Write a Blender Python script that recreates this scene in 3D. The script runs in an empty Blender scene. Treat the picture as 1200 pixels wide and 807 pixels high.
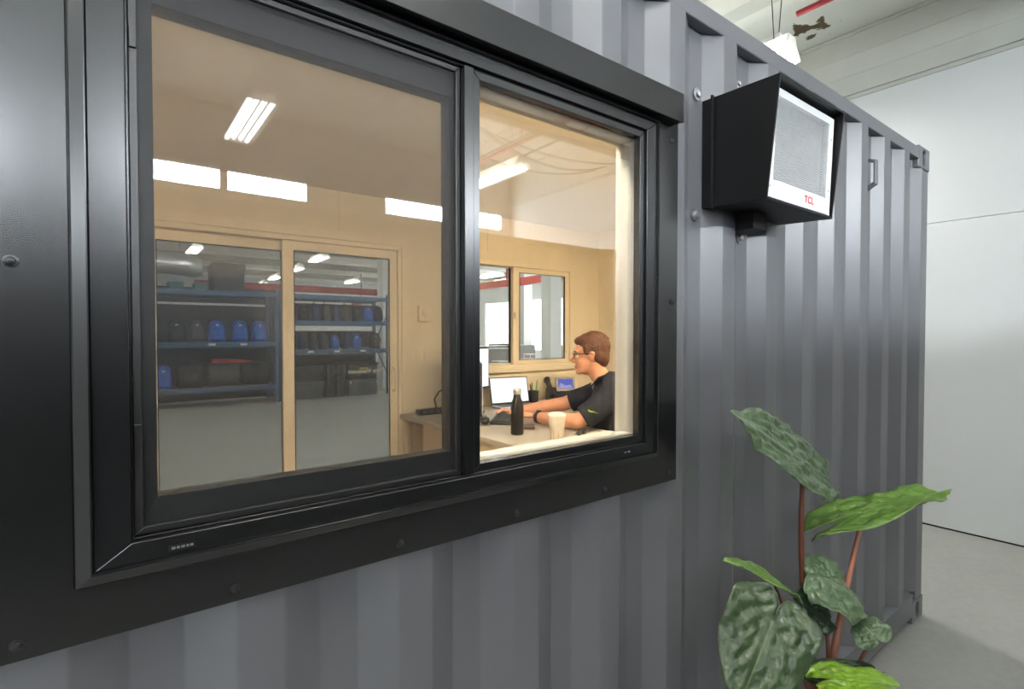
import bpy, bmesh, math, random
from mathutils import Vector, Matrix, noise
random.seed(7)
sc = bpy.context.scene
COL = sc.collection
PI = math.pi

# ---------------------------------------------------------------- camera
cam_d = bpy.data.cameras.new('camera'); cam = bpy.data.objects.new('camera', cam_d); COL.objects.link(cam)
cam_d.sensor_width = 36.0; cam_d.lens = 614.6 / 1200 * 36.0; cam_d.clip_start = 0.02; cam_d.clip_end = 200
cam.location = (0, 0, 1.58)
cam.rotation_euler = (PI / 2 - 0.0202, 0, -0.6522)
sc.camera = cam
# ---------------------------------------------------------------- world, exposure
w = bpy.data.worlds.new('sky'); sc.world = w; w.use_nodes = True
w.node_tree.nodes['Background'].inputs[0].default_value = (0.85, 0.93, 1.0, 1)
w.node_tree.nodes['Background'].inputs[1].default_value = 1.0
vs = sc.view_settings; vs.view_transform = 'Standard'; vs.look = 'None'; vs.gamma = 1.0; vs.exposure = 0.0
vs.use_curve_mapping = False
TUBE_L = 52.0        # fluorescent tubes of the hall
CLERE_L = 115.0       # daylight in the clerestory panes
OFFICE_L = 104.0      # warm strip lamps in the container office
sc.cycles.use_denoising = True
sc.cycles.max_bounces = 10; sc.cycles.diffuse_bounces = 5; sc.cycles.glossy_bounces = 5
sc.cycles.transparent_max_bounces = 24; sc.cycles.caustics_reflective = False; sc.cycles.caustics_refractive = False
sc.cycles.sample_clamp_indirect = 12.0

# ---------------------------------------------------------------- materials
def hexc(r, g, b):
    f = lambda c: ((c / 255 + 0.055) / 1.055) ** 2.4 if c > 10 else c / 255 / 12.92
    return (f(r), f(g), f(b), 1)
MATS = {}
def mat(name, col, rough=0.5, metal=0.0, spec=0.5, var=0.0, vscale=8.0, bump=0.0, bscale=60.0, emit=None, es=0.0, coat=0.0):
    if name in MATS: return MATS[name]
    m = bpy.data.materials.new(name); m.use_nodes = True; MATS[name] = m
    nt = m.node_tree; N = nt.nodes; b = N['Principled BSDF']
    b.inputs['Base Color'].default_value = col; b.inputs['Roughness'].default_value = rough
    b.inputs['Metallic'].default_value = metal; b.inputs['Specular IOR Level'].default_value = spec
    b.inputs['Coat Weight'].default_value = coat
    tc = N.new('ShaderNodeTexCoord')
    if var > 0:
        n = N.new('ShaderNodeTexNoise'); n.inputs['Scale'].default_value = vscale; n.inputs['Detail'].default_value = 5
        nt.links.new(tc.outputs['Object'], n.inputs['Vector'])
        mx = N.new('ShaderNodeMix'); mx.data_type = 'RGBA'
        mx.inputs[6].default_value = tuple(c * (1 - var) for c in col[:3]) + (1,)
        mx.inputs[7].default_value = tuple(min(1, c * (1 + var)) for c in col[:3]) + (1,)
        nt.links.new(n.outputs['Fac'], mx.inputs[0]); nt.links.new(mx.outputs[2], b.inputs['Base Color'])
    if bump > 0:
        n2 = N.new('ShaderNodeTexNoise'); n2.inputs['Scale'].default_value = bscale; n2.inputs['Detail'].default_value = 3
        nt.links.new(tc.outputs['Object'], n2.inputs['Vector'])
        bp = N.new('ShaderNodeBump'); bp.inputs['Strength'].default_value = bump; bp.inputs['Distance'].default_value = 0.01
        nt.links.new(n2.outputs['Fac'], bp.inputs['Height']); nt.links.new(bp.outputs[0], b.inputs['Normal'])
    if emit:
        b.inputs['Emission Color'].default_value = emit; b.inputs['Emission Strength'].default_value = es
    return m
def emis(name, col, s):
    m = bpy.data.materials.new(name); m.use_nodes = True; nt = m.node_tree
    e = nt.nodes.new('ShaderNodeEmission'); e.inputs[0].default_value = col; e.inputs[1].default_value = s
    nt.links.new(e.outputs[0], nt.nodes['Material Output'].inputs[0]); return m
def glass(name, tint=(1, 1, 1, 1), ior=1.5):
    m = bpy.data.materials.new(name); m.use_nodes = True; nt = m.node_tree; N = nt.nodes; Lk = nt.links
    for n in list(N):
        if n.type == 'BSDF_PRINCIPLED': N.remove(n)
    t = N.new('ShaderNodeBsdfTransparent'); t.inputs[0].default_value = tint
    g = N.new('ShaderNodeBsdfGlossy'); g.inputs['Roughness'].default_value = 0.0
    geo = N.new('ShaderNodeNewGeometry')
    ma = N.new('ShaderNodeMath'); ma.operation = 'MULTIPLY_ADD'; ma.inputs[1].default_value = 1 / ior - ior; ma.inputs[2].default_value = ior
    Lk.new(geo.outputs['Backfacing'], ma.inputs[0])
    fr = N.new('ShaderNodeFresnel'); Lk.new(ma.outputs[0], fr.inputs['IOR'])
    mx = N.new('ShaderNodeMixShader'); Lk.new(fr.outputs[0], mx.inputs[0]); Lk.new(t.outputs[0], mx.inputs[1]); Lk.new(g.outputs[0], mx.inputs[2])
    Lk.new(mx.outputs[0], N['Material Output'].inputs[0]); return m
def mesh_screen(name):
    # woven insect screen: fine threads, mostly open
    m = bpy.data.materials.new(name); m.use_nodes = True; nt = m.node_tree; N = nt.nodes; Lk = nt.links
    b = N['Principled BSDF']; b.inputs['Base Color'].default_value = (0.03, 0.03, 0.031, 1); b.inputs['Roughness'].default_value = 0.6
    t = N.new('ShaderNodeBsdfTransparent'); mx = N.new('ShaderNodeMixShader')
    mx.inputs[0].default_value = 0.33     # share of the area covered by threads (far finer than a pixel)
    Lk.new(t.outputs[0], mx.inputs[1]); Lk.new(b.outputs[0], mx.inputs[2])
    Lk.new(mx.outputs[0], N['Material Output'].inputs[0]); return m

M = {}
M['paint'] = mat('container paint', (0.120, 0.121, 0.133, 1), 0.34, 0, 0.85, 0.05, 3)
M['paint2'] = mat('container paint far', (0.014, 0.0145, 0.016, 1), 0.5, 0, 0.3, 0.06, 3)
M['plate'] = mat('black flashing', (0.0075, 0.0075, 0.008, 1), 0.235, 0, 1.0, 0.1, 5)
M['frame'] = mat('black window frame', (0.008, 0.008, 0.009, 1), 0.25, 0, 0.8)
M['sash'] = mat('dark sash', (0.012, 0.012, 0.0125, 1), 0.4, 0, 0.7, 0.3, 300)
M['rubber'] = mat('black gasket', (0.006, 0.006, 0.006, 1), 0.7, 0, 0.3)
M['steel'] = mat('bolt steel', (0.42, 0.42, 0.44, 1), 0.35, 0.9)
M['darkbolt'] = mat('black bolt', (0.03, 0.03, 0.032, 1), 0.3, 0.4)
M['acblack'] = mat('black sheet metal', (0.006, 0.006, 0.0065, 1), 0.45, 0, 0.25)
M['acwhite'] = mat('white plastic', (0.72, 0.73, 0.74, 1), 0.45, 0, 0.5)
M['fin'] = mat('fins whitened for glare', (0.86, 0.87, 0.88, 1), 0.4, 0.0)  # near-white base colour stands in for flash glare on the fins
M['coil'] = mat('coil lightened for glare', (0.78, 0.79, 0.81, 1), 0.5, 0.0, 0.5, 0.15, 40)  # base colour lightened to carry the same glare as the fins
M['red_print'] = mat('red print', (0.62, 0.03, 0.05, 1), 0.5)
M['white_print'] = mat('white vinyl print', (0.8, 0.8, 0.8, 1), 0.5)
M['wallwhite'] = mat('painted white panel', (0.70, 0.72, 0.725, 1), 0.55, 0, 0.4, 0.03, 1.2, 0.03, 90)
M['concrete_paint'] = mat('painted concrete beam', (0.54, 0.55, 0.51, 1), 0.75, 0, 0.3, 0.10, 4, 0.25, 30)
M['backwall'] = mat('grey hall wall', (0.68, 0.68, 0.66, 1), 0.7, 0, 0.3, 0.06, 2)
M['tan_wall'] = mat('office wall board', (0.74, 0.65, 0.50, 1), 0.65, 0, 0.3, 0.02, 3)
M['office_ceiling'] = mat('off white ceiling board', (0.76, 0.71, 0.62, 1), 0.7)
M['tan_trim'] = mat('cream vinyl frame', (0.76, 0.66, 0.51, 1), 0.4, 0, 0.4)
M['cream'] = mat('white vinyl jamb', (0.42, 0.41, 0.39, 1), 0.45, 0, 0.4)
M['office_floor'] = mat('office floor', (0.25, 0.2, 0.16, 1), 0.6)
M['lampwhite'] = mat('white enamel', (0.78, 0.79, 0.78, 1), 0.4)
def acrylic(name):
    m = bpy.data.materials.new(name); m.use_nodes = True; nt = m.node_tree; N = nt.nodes
    d = N.new('ShaderNodeBsdfDiffuse'); d.inputs[0].default_value = (0.8, 0.8, 0.78, 1); t = N.new('ShaderNodeBsdfTranslucent'); t.inputs[0].default_value = (0.85, 0.85, 0.82, 1)
    x = N.new('ShaderNodeMixShader'); x.inputs[0].default_value = 0.55
    nt.links.new(d.outputs[0], x.inputs[1]); nt.links.new(t.outputs[0], x.inputs[2]); nt.links.new(x.outputs[0], N['Material Output'].inputs[0]); return m
M['acrylic'] = acrylic('white acrylic shade')
M['tube'] = emis('fluorescent glow', (1.0, 0.985, 0.94, 1), TUBE_L)
M['clere'] = emis('daylight pane', (0.86, 0.93, 1.0, 1), CLERE_L)
M['led'] = emis('warm led', (1.0, 0.86, 0.64, 1), OFFICE_L)
M['redpipe'] = mat('red pipe paint', (0.30, 0.02, 0.03, 1), 0.45)
M['redbeam'] = mat('red beam paint', (0.42, 0.06, 0.05, 1), 0.5)
M['pipe_grey'] = mat('grey conduit', (0.3, 0.29, 0.27, 1), 0.5, 0.3)
M['beam_brown'] = mat('brown steel beam', (0.12, 0.085, 0.06, 1), 0.6)
M['cable'] = mat('dark cable', (0.03, 0.028, 0.026, 1), 0.5)
M['glass'] = glass('window glass', (0.985, 0.99, 0.985, 1), 1.88)
M['glass_in'] = glass('inner glass', (0.97, 0.98, 0.97, 1))
M['screen'] = mesh_screen('insect screen')
M['blue_rack'] = mat('blue rack paint', (0.045, 0.10, 0.19, 1), 0.45)
M['bag_black'] = mat('black nylon', (0.018, 0.017, 0.017, 1), 0.75, 0, 0.3, 0.2, 20, 0.3, 30)
M['bag_blue'] = mat('blue nylon', (0.03, 0.11, 0.42, 1), 0.6, 0, 0.3, 0.15, 20, 0.3, 30)
M['bag_navy'] = mat('navy nylon', (0.02, 0.035, 0.10, 1), 0.7, 0, 0.3, 0.15, 20)
M['bag_grey'] = mat('grey canvas', (0.07, 0.068, 0.065, 1), 0.8, 0, 0.3, 0.2, 20, 0.3, 30)
M['back_brown'] = mat('dark clutter backdrop', (0.055, 0.048, 0.042, 1), 0.8)
M['bin_grey'] = mat('grey plastic bin', (0.10, 0.10, 0.10, 1), 0.5)
M['bin_black'] = mat('black plastic bin', (0.02, 0.02, 0.02, 1), 0.5)
M['label_white'] = mat('white shelf label', (0.75, 0.75, 0.74, 1), 0.6)
M['label_yellow'] = mat('yellow tape', (0.55, 0.5, 0.06, 1), 0.6)
M['red_item'] = mat('red fabric', (0.5, 0.04, 0.03, 1), 0.7)
M['foil'] = mat('silver foil', (0.6, 0.61, 0.62, 1), 0.28, 0.9, 0.5, 0.1, 10, 0.8, 14)
M['desk_top'] = mat('pale laminate', (0.36, 0.325, 0.285, 1), 0.4, 0, 0.4, 0.04, 12)
M['desk_side'] = mat('maple panel', (0.52, 0.40, 0.27, 1), 0.5, 0, 0.4, 0.08, 9)
M['black_pl'] = mat('black plastic', (0.012, 0.012, 0.013, 1), 0.38)
M['key'] = mat('black keys', (0.02, 0.02, 0.021, 1), 0.5)
M['screen_lit'] = emis('lit white screen', (0.95, 0.97, 1.0, 1), 1.9)
M['phone_lit'] = emis('lit phone display', (0.22, 0.24, 0.85, 1), 0.9)
M['phone_hill'] = emis('phone display picture', (0.6, 0.6, 1.0, 1), 0.9)
M['phone_grey'] = mat('warm grey phone plastic', (0.26, 0.235, 0.20, 1), 0.45)
M['silver'] = mat('silver aluminium', (0.55, 0.55, 0.56, 1), 0.35, 0.7)
M['bottle'] = mat('black steel bottle', (0.012, 0.011, 0.011, 1), 0.28, 0.2, 0.5)
M['cup'] = mat('milky plastic cup', (0.66, 0.60, 0.52, 1), 0.35)
M['cup_low'] = mat('tan drink', (0.55, 0.38, 0.2, 1), 0.35)
M['wood_dark'] = mat('brown leather', (0.06, 0.035, 0.025, 1), 0.5)
M['skin'] = mat('skin', (0.62, 0.30, 0.19, 1), 0.5, 0, 0.35, 0.06, 30)
M['hair'] = mat('reddish brown hair', (0.085, 0.030, 0.014, 1), 0.5, 0, 0.4, 0.45, 60, 0.9, 90)
M['shirt'] = mat('black navy polo', (0.014, 0.016, 0.026, 1), 0.8, 0, 0.25, 0.2, 20, 0.15, 200)
M['undershirt'] = mat('white undershirt', (0.6, 0.6, 0.58, 1), 0.8)
M['trouser'] = mat('grey trousers', (0.05, 0.05, 0.055, 1), 0.85)
M['lime'] = mat('lime print', (0.45, 0.62, 0.05, 1), 0.6)
M['lens'] = glass('spectacle lens')
M['chairfab'] = mat('dark chair fabric', (0.02, 0.02, 0.022, 1), 0.9)
M['pot'] = mat('charcoal planter', (0.05, 0.05, 0.05, 1), 0.6)
M['soil'] = mat('soil', (0.03, 0.02, 0.013, 1), 0.95, 0, 0.2, 0.4, 40, 0.8, 40)
M['stem_red'] = mat('reddish stem', (0.13, 0.042, 0.020, 1), 0.4, 0, 0.4, 0.2, 12)
M['stem_pink'] = mat('pinkish stem', (0.33, 0.13, 0.08, 1), 0.4, 0, 0.4, 0.2, 12)
M['green_pen'] = mat('green plastic', (0.06, 0.35, 0.05, 1), 0.4)
M['paper'] = mat('paper', (0.7, 0.69, 0.66, 1), 0.7)
M['column'] = mat('white column paint', (0.68, 0.69, 0.68, 1), 0.6)
M['partition'] = mat('grey cubicle fabric', (0.22, 0.22, 0.22, 1), 0.9, 0, 0.2, 0.1, 30)

def concrete_floor():
    m = bpy.data.materials.new('polished concrete'); m.use_nodes = True; nt = m.node_tree; N = nt.nodes; Lk = nt.links; b = N['Principled BSDF']
    tc = N.new('ShaderNodeTexCoord'); n = N.new('ShaderNodeTexNoise'); n.inputs['Scale'].default_value = 1.3; n.inputs['Detail'].default_value = 8; n.inputs['Roughness'].default_value = 0.65
    n2 = N.new('ShaderNodeTexNoise'); n2.inputs['Scale'].default_value = 22; n2.inputs['Detail'].default_value = 6
    Lk.new(tc.outputs['Object'], n.inputs['Vector']); Lk.new(tc.outputs['Object'], n2.inputs['Vector'])
    cr = N.new('ShaderNodeValToRGB'); cr.color_ramp.elements[0].position = 0.3; cr.color_ramp.elements[1].position = 0.7
    cr.color_ramp.elements[0].color = (0.32, 0.32, 0.295, 1); cr.color_ramp.elements[1].color = (0.43, 0.43, 0.40, 1)
    ad = N.new('ShaderNodeMath'); ad.operation = 'MULTIPLY_ADD'; ad.inputs[1].default_value = 0.35; Lk.new(n2.outputs['Fac'], ad.inputs[0])
    s = N.new('ShaderNodeMath'); s.operation = 'MULTIPLY'; s.inputs[1].default_value = 0.65; Lk.new(n.outputs['Fac'], s.inputs[0]); Lk.new(s.outputs[0], ad.inputs[2])
    Lk.new(ad.outputs[0], cr.inputs[0]); Lk.new(cr.outputs[0], b.inputs['Base Color'])
    b.inputs['Roughness'].default_value = 0.42; b.inputs['Specular IOR Level'].default_value = 0.4
    return m
M['floor'] = concrete_floor()
def ceiling_mat():
    m = mat('painted concrete ceiling', (0.73, 0.755, 0.72, 1), 0.75, 0, 0.3, 0.05, 2, 0.1, 20)
    nt = m.node_tree; N = nt.nodes; Lk = nt.links; b = N['Principled BSDF']
    src = b.inputs['Base Color'].links[0].from_socket
    tc = N.new('ShaderNodeTexCoord'); n = N.new('ShaderNodeTexNoise'); n.inputs['Scale'].default_value = 9; n.inputs['Detail'].default_value = 6
    Lk.new(tc.outputs['Object'], n.inputs['Vector'])
    d = N.new('ShaderNodeVectorMath'); d.operation = 'DISTANCE'; d.inputs[1].default_value = (5.0, 2.15, 4.29); Lk.new(tc.outputs['Object'], d.inputs[0])
    mr = N.new('ShaderNodeMapRange'); mr.inputs[1].default_value = 0.1; mr.inputs[2].default_value = 0.34; mr.inputs[3].default_value = 0.12; mr.inputs[4].default_value = -0.2
    Lk.new(d.outputs['Value'], mr.inputs[0])
    a = N.new('ShaderNodeMath'); a.operation = 'ADD'; Lk.new(n.outputs['Fac'], a.inputs[0]); Lk.new(mr.outputs[0], a.inputs[1])
    cr = N.new('ShaderNodeValToRGB'); cr.color_ramp.elements[0].position = 0.60; cr.color_ramp.elements[1].position = 0.64
    Lk.new(a.outputs[0], cr.inputs[0])
    mx = N.new('ShaderNodeMix'); mx.data_type = 'RGBA'; Lk.new(cr.outputs[0], mx.inputs[0]); Lk.new(src, mx.inputs[6]); mx.inputs[7].default_value = (0.08, 0.06, 0.03, 1)
    Lk.new(mx.outputs[2], b.inputs['Base Color']); return m
M['ceiling'] = ceiling_mat()

# ---------------------------------------------------------------- geometry helpers
WPOS = {}
class MB:
    def __init__(s): s.v = []; s.f = []
    def add(s, vs, fs):
        o = len(s.v); s.v += [tuple(q) for q in vs]; s.f += [tuple(i + o for i in f) for f in fs]; return s
    def box(s, a, b):
        x0, y0, z0 = a; x1, y1, z1 = b
        return s.add([(x0,y0,z0),(x1,y0,z0),(x1,y1,z0),(x0,y1,z0),(x0,y0,z1),(x1,y0,z1),(x1,y1,z1),(x0,y1,z1)],
                     [(3,2,1,0),(4,5,6,7),(0,1,5,4),(1,2,6,5),(2,3,7,6),(3,0,4,7)])
    def prism(s, pts, vec):        # closed polygon extruded by vec
        n = len(pts); V = [Vector(q) for q in pts]; e = Vector(vec)
        nm = Vector((0, 0, 0))
        for i in range(n): nm += V[i].cross(V[(i + 1) % n])
        if nm.dot(e) > 0: V = V[::-1]
        vs = V + [q + e for q in V]
        return s.add(vs, [tuple(range(n)), tuple(range(2 * n - 1, n - 1, -1))] + [(i, i + n, (i + 1) % n + n, (i + 1) % n) for i in range(n)])
    def tube(s, pts, r, n=10, cap=True):
        P = [Vector(q) for q in pts]; R = r if isinstance(r, (list, tuple)) else [r] * len(P)
        vs = []; prev = None
        for i, q in enumerate(P):
            d = (P[min(i + 1, len(P) - 1)] - P[max(i - 1, 0)]).normalized()
            if prev is None:
                a = Vector((0, 0, 1)) if abs(d.z) < 0.9 else Vector((1, 0, 0)); u = d.cross(a).normalized()
            else:
                u = (prev - d * prev.dot(d)).normalized()
            prev = u; v = d.cross(u)
            for k in range(n):
                t = 2 * PI * k / n; vs.append(q + (u * math.cos(t) + v * math.sin(t)) * R[i])
        fs = [(i * n + k, i * n + (k + 1) % n, (i + 1) * n + (k + 1) % n, (i + 1) * n + k) for i in range(len(P) - 1) for k in range(n)]
        if cap: fs += [tuple(range(n))[::-1], tuple(range((len(P) - 1) * n, len(P) * n))]
        return s.add(vs, fs)
    def lathe(s, prof, c=(0, 0, 0), n=24, axis='z'):
        vs = []; c = Vector(c)
        for r, h in prof:
            for k in range(n):
                t = 2 * PI * k / n; a, b = r * math.cos(t), r * math.sin(t)
                vs.append(c + Vector({'z': (a, b, h), 'y': (b, h, a), 'x': (h, a, b)}[axis]))
        m = len(prof)
        fs = [(i * n + k, i * n + (k + 1) % n, (i + 1) * n + (k + 1) % n, (i + 1) * n + k) for i in range(m - 1) for k in range(n)]
        fs += [tuple(range(n))[::-1], tuple(range((m - 1) * n, m * n))]
        return s.add(vs, fs)
    def sphere(s, c, r, nu=16, nv=10, rot=None):
        c = Vector(c); rx, ry, rz = (r, r, r) if isinstance(r, (int, float)) else r
        vs = []; R = rot or Matrix.Identity(3)
        for j in range(1, nv):
            t = PI * j / nv
            for k in range(nu):
                p = 2 * PI * k / nu
                vs.append(c + R @ Vector((rx * math.sin(t) * math.cos(p), ry * math.sin(t) * math.sin(p), rz * math.cos(t))))
        vs.append(c + R @ Vector((0, 0, rz))); vs.append(c + R @ Vector((0, 0, -rz)))
        fs = [(j * nu + k, (j + 1) * nu + k, (j + 1) * nu + (k + 1) % nu, j * nu + (k + 1) % nu) for j in range(nv - 2) for k in range(nu)]
        T = (nv - 1) * nu
        fs += [(T, k, (k + 1) % nu) for k in range(nu)] + [(T + 1, (nv - 2) * nu + (k + 1) % nu, (nv - 2) * nu + k) for k in range(nu)]
        return s.add(vs, fs)
    def grid(s, rows):
        n = len(rows[0]); vs = [q for r in rows for q in r]
        return s.add(vs, [(i * n + k, i * n + k + 1, (i + 1) * n + k + 1, (i + 1) * n + k) for i in range(len(rows) - 1) for k in range(n - 1)])
    def mesh(s, name):
        me = bpy.data.meshes.new(name); me.from_pydata(s.v, [], s.f); me.update(); return me
    def build(s, name, m, parent=None, smooth=False, bevel=0.0, seg=2, recalc=False):
        me = s.mesh(name)
        if recalc:
            bm = bmesh.new(); bm.from_mesh(me); bmesh.ops.recalc_face_normals(bm, faces=bm.faces); bm.to_mesh(me); bm.free()
        return link(name, me, m, parent, smooth, bevel, seg)
def link(name, me, m, parent=None, smooth=False, bevel=0.0, seg=2):
    o = bpy.data.objects.new(name, me); COL.objects.link(o)
    if m is not None: me.materials.clear(); me.materials.append(M[m] if isinstance(m, str) else m)
    WPOS[o] = Vector((0, 0, 0))
    if parent is not None:
        o.parent = parent; o.location = -WPOS[parent]
    if smooth:
        me.shade_smooth()
        me.set_sharp_from_angle(angle=math.radians(40))
    if bevel > 0:
        b = o.modifiers.new('bevel', 'BEVEL'); b.width = bevel; b.segments = seg; b.limit_method = 'ANGLE'; b.angle_limit = math.radians(40)
    return o
def box(name, a, b, m, parent=None, bevel=0.0):
    a, b = [min(p, q) for p, q in zip(a, b)], [max(p, q) for p, q in zip(a, b)]
    return MB().box(a, b).build(name, m, parent, bevel=bevel)
def thing(name, label=None, cat=None, loc=(0, 0, 0), group=None, kind=None):
    o = bpy.data.objects.new(name, None); COL.objects.link(o); o.location = loc; o.empty_display_size = 0.1
    WPOS[o] = Vector(loc); tag(o, label, cat, group, kind); return o
def tag(o, label=None, cat=None, group=None, kind=None):
    if label: o['label'] = label
    if cat: o['category'] = cat
    if group: o['group'] = group
    if kind: o['kind'] = kind
    return o
def copy_tree(o, parent=None):
    c = o.copy(); COL.objects.link(c); c.parent = parent; WPOS[c] = Vector((0, 0, 0))
    for ch in list(o.children): copy_tree(ch, c)
    return c
def slab(name, us, vs_, hole, place, m, parent=None, t=(0.0, 0.1)):
    """wall plate with openings: us, vs_ cut lines, hole(u, v) says open; place(u, v, d) -> point"""
    mb = MB(); idx = {}
    def vtx(i, j, k):
        key = (i, j, k)
        if key not in idx: idx[key] = len(mb.v); mb.v.append(tuple(place(us[i], vs_[j], t[k])))
        return idx[key]
    nu, nv = len(us) - 1, len(vs_) - 1
    solid = lambda i, j: 0 <= i < nu and 0 <= j < nv and not hole((us[i] + us[i + 1]) / 2, (vs_[j] + vs_[j + 1]) / 2)
    for i in range(nu):
        for j in range(nv):
            if not solid(i, j): continue
            mb.f.append((vtx(i,j,0), vtx(i+1,j,0), vtx(i+1,j+1,0), vtx(i,j+1,0)))
            mb.f.append((vtx(i,j,1), vtx(i,j+1,1), vtx(i+1,j+1,1), vtx(i+1,j,1)))
            if not solid(i-1, j): mb.f.append((vtx(i,j,0), vtx(i,j+1,0), vtx(i,j+1,1), vtx(i,j,1)))
            if not solid(i+1, j): mb.f.append((vtx(i+1,j,0), vtx(i+1,j,1), vtx(i+1,j+1,1), vtx(i+1,j+1,0)))
            if not solid(i, j-1): mb.f.append((vtx(i,j,0), vtx(i,j,1), vtx(i+1,j,1), vtx(i+1,j,0)))
            if not solid(i, j+1): mb.f.append((vtx(i,j+1,0), vtx(i+1,j+1,0), vtx(i+1,j+1,1), vtx(i,j+1,1)))
    return mb.build(name, m, parent, recalc=True)
def text_mesh(name, body, size, m, parent, matrix, depth=0.0006, bold=0.0, spacing=1.0):
    cu = bpy.data.curves.new(name, 'FONT'); cu.body = body; cu.size = size; cu.extrude = depth; cu.align_x = 'CENTER'; cu.align_y = 'CENTER'; cu.offset = bold; cu.space_character = spacing
    tmp = bpy.data.objects.new(name + '_tmp', cu); COL.objects.link(tmp)
    dg = bpy.context.evaluated_depsgraph_get(); me = bpy.data.meshes.new_from_object(tmp.evaluated_get(dg))
    bpy.data.objects.remove(tmp); me.transform(matrix); me.name = name
    return link(name, me, m, parent)
def remesh(mb, name, voxel, smooth_it, m, parent=None):
    me = mb.mesh(name + '_src'); o = bpy.data.objects.new(name + '_tmp', me); COL.objects.link(o)
    r = o.modifiers.new('r', 'REMESH'); r.mode = 'VOXEL'; r.voxel_size = voxel
    if smooth_it: s = o.modifiers.new('s', 'SMOOTH'); s.iterations = smooth_it; s.factor = 0.5
    dg = bpy.context.evaluated_depsgraph_get(); out = bpy.data.meshes.new_from_object(o.evaluated_get(dg))
    bpy.data.objects.remove(o); out.name = name
    ob = link(name, out, m, parent); out.shade_smooth(); return ob

#==SETTING==
S = lambda o, lab=None: tag(o, lab, None, None, 'structure')
# ---------------------------------------------------------------- the hall
HX0, HX1, HY0, HY1, HZ = -9.0, 14.0, -5.16, 28.0, 4.29
S(box('floor', (HX0, HY0, -0.15), (HX1, HY1, 0), 'floor'), 'polished grey concrete floor of the hall')
ceil = S(box('ceiling', (HX0, HY0, HZ), (HX1, HY1, HZ + 0.2), 'ceiling'), 'pale painted concrete ceiling of the hall')
rib_me = MB().prism([(-0.10, 0, 0), (0.10, 0, 0), (0.06, 0, -0.09), (-0.06, 0, -0.09)], (0, 9.6, 0)).mesh('rib'); 
for k in range(-5, 8):
    r = link('rib', rib_me.copy() if k == -5 else bpy.data.meshes['rib_shared'], 'ceiling', ceil)
    if k == -5: r.data.name = 'rib_shared'
    r.location = (4.27 + 1.5 * k if k < 1 else 4.27 + 1.5 * k, HY0 + 0.05, HZ + 0.001)
# back wall with clerestory windows
CL = [(-8.96, -8.0), (-7.95, -7.0), (-5.94, -4.99), (-4.94, -3.99), (-2.93, -1.98), (-1.93, -0.98), (0.10, 1.063), (1.117, 2.064), (3.137, 4.09), (4.15, 5.17)]
ux = sorted({HX0, 5.35} | {a for c in CL for a in c})
wb = slab('wall_back', ux, [0, 3.295, 3.545, HZ], lambda u, v: 3.295 < v < 3.545 and any(a < u < b for a, b in CL), lambda u, v, d: (u, HY0 + d, v), 'backwall', None, (-0.15, 0.0))
S(wb, 'grey hall wall with a row of high windows')
for i, (a, b) in enumerate(CL):
    wn = thing('window_%d' % (i + 4), None, None, ((a + b) / 2, HY0, 3.295), kind='structure')
    wn['label'] = 'narrow high daylight window in the hall wall, %s from the white end wall' % ['tenth', 'ninth', 'eighth', 'seventh', 'sixth', 'fifth', 'fourth', 'third', 'second', 'first'][i]
    box('pane', (a + 0.012, HY0 - 0.06, 3.307), (b - 0.012, HY0 - 0.05, 3.533), 'clere', wn)
    mb = slab('window_frame', [a, a + 0.012, b - 0.012, b], [3.295, 3.307, 3.533, 3.545], lambda u, v, a=a, b=b: a + 0.012 < u < b - 0.012 and 3.307 < v < 3.533, lambda u, v, d: (u, HY0 + d, v), 'frame', wn, (-0.08, -0.02))
# right end wall: white panels, ledge, concrete beam
WX = 5.35; WYE = 5.2
wr = S(box('wall_right', (WX + 0.03, HY0, 0.0), (WX + 0.22, WYE, HZ), 'wallwhite'), 'white panelled end wall beyond the container')
ys = [HY0, -2.7, -0.26, 2.18, WYE]
for i in range(4):
    for z0, z1 in ((0.012, 2.483), (2.487, 3.70)):
        box('wall_panel', (WX, ys[i] + 0.0008, z0), (WX + 0.032, ys[i + 1] - 0.0008, z1), 'wallwhite', wr, 0.0015)
box('ledge', (WX - 0.012, HY0, 3.70), (WX + 0.05, WYE, 3.735), 'concrete_paint', wr, 0.003)
cb = box('concrete_beam', (WX - 0.03, HY0, 3.735), (WX + 0.05, WYE, HZ), 'concrete_paint', wr, 0.006)
for z in (3.90, 4.08):
    box('board_mark', (WX - 0.034, HY0, z), (WX - 0.02, WYE, z + 0.012), 'concrete_paint', cb, 0.002)
box('cove', (WX - 0.05, HY0, HZ - 0.03), (WX + 0.02, WYE, HZ), 'concrete_paint', wr, 0.01)
S(box('baseboard_right', (WX - 0.001, HY0, 0.0), (WX + 0.03, WYE, 0.012), 'rubber'), 'thin black gap line along the foot of the white wall')
S(box('wall_left', (HX0 - 0.15, HY0, 0), (HX0, HY1, HZ), 'backwall'))
S(box('wall_far', (HX0, HY1, 0), (HX1, HY1 + 0.15, HZ), 'backwall'))
S(box('wall_near_annex', (WX + 0.22, WYE, 0), (HX1, WYE + 0.15, HZ), 'wallwhite'))
FW_ = [(6.2, 10.4), (11.2, 15.4), (16.2, 20.4), (21.2, 25.4)]
uy = sorted({WYE, HY1} | {a for c in FW_ for a in c})
wa = slab('wall_annex', uy, [0, 0.9, 3.0, HZ], lambda u, v: 0.9 < v < 3.0 and any(a < u < b for a, b in FW_), lambda u, v, d: (HX1 + d, u, v), 'wallwhite', None, (0.0, 0.15))
S(wa, 'white far wall with tall bright windows')
M['bigpane'] = emis('bright daylight pane', (0.95, 0.98, 1.0, 1), 14)
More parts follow.
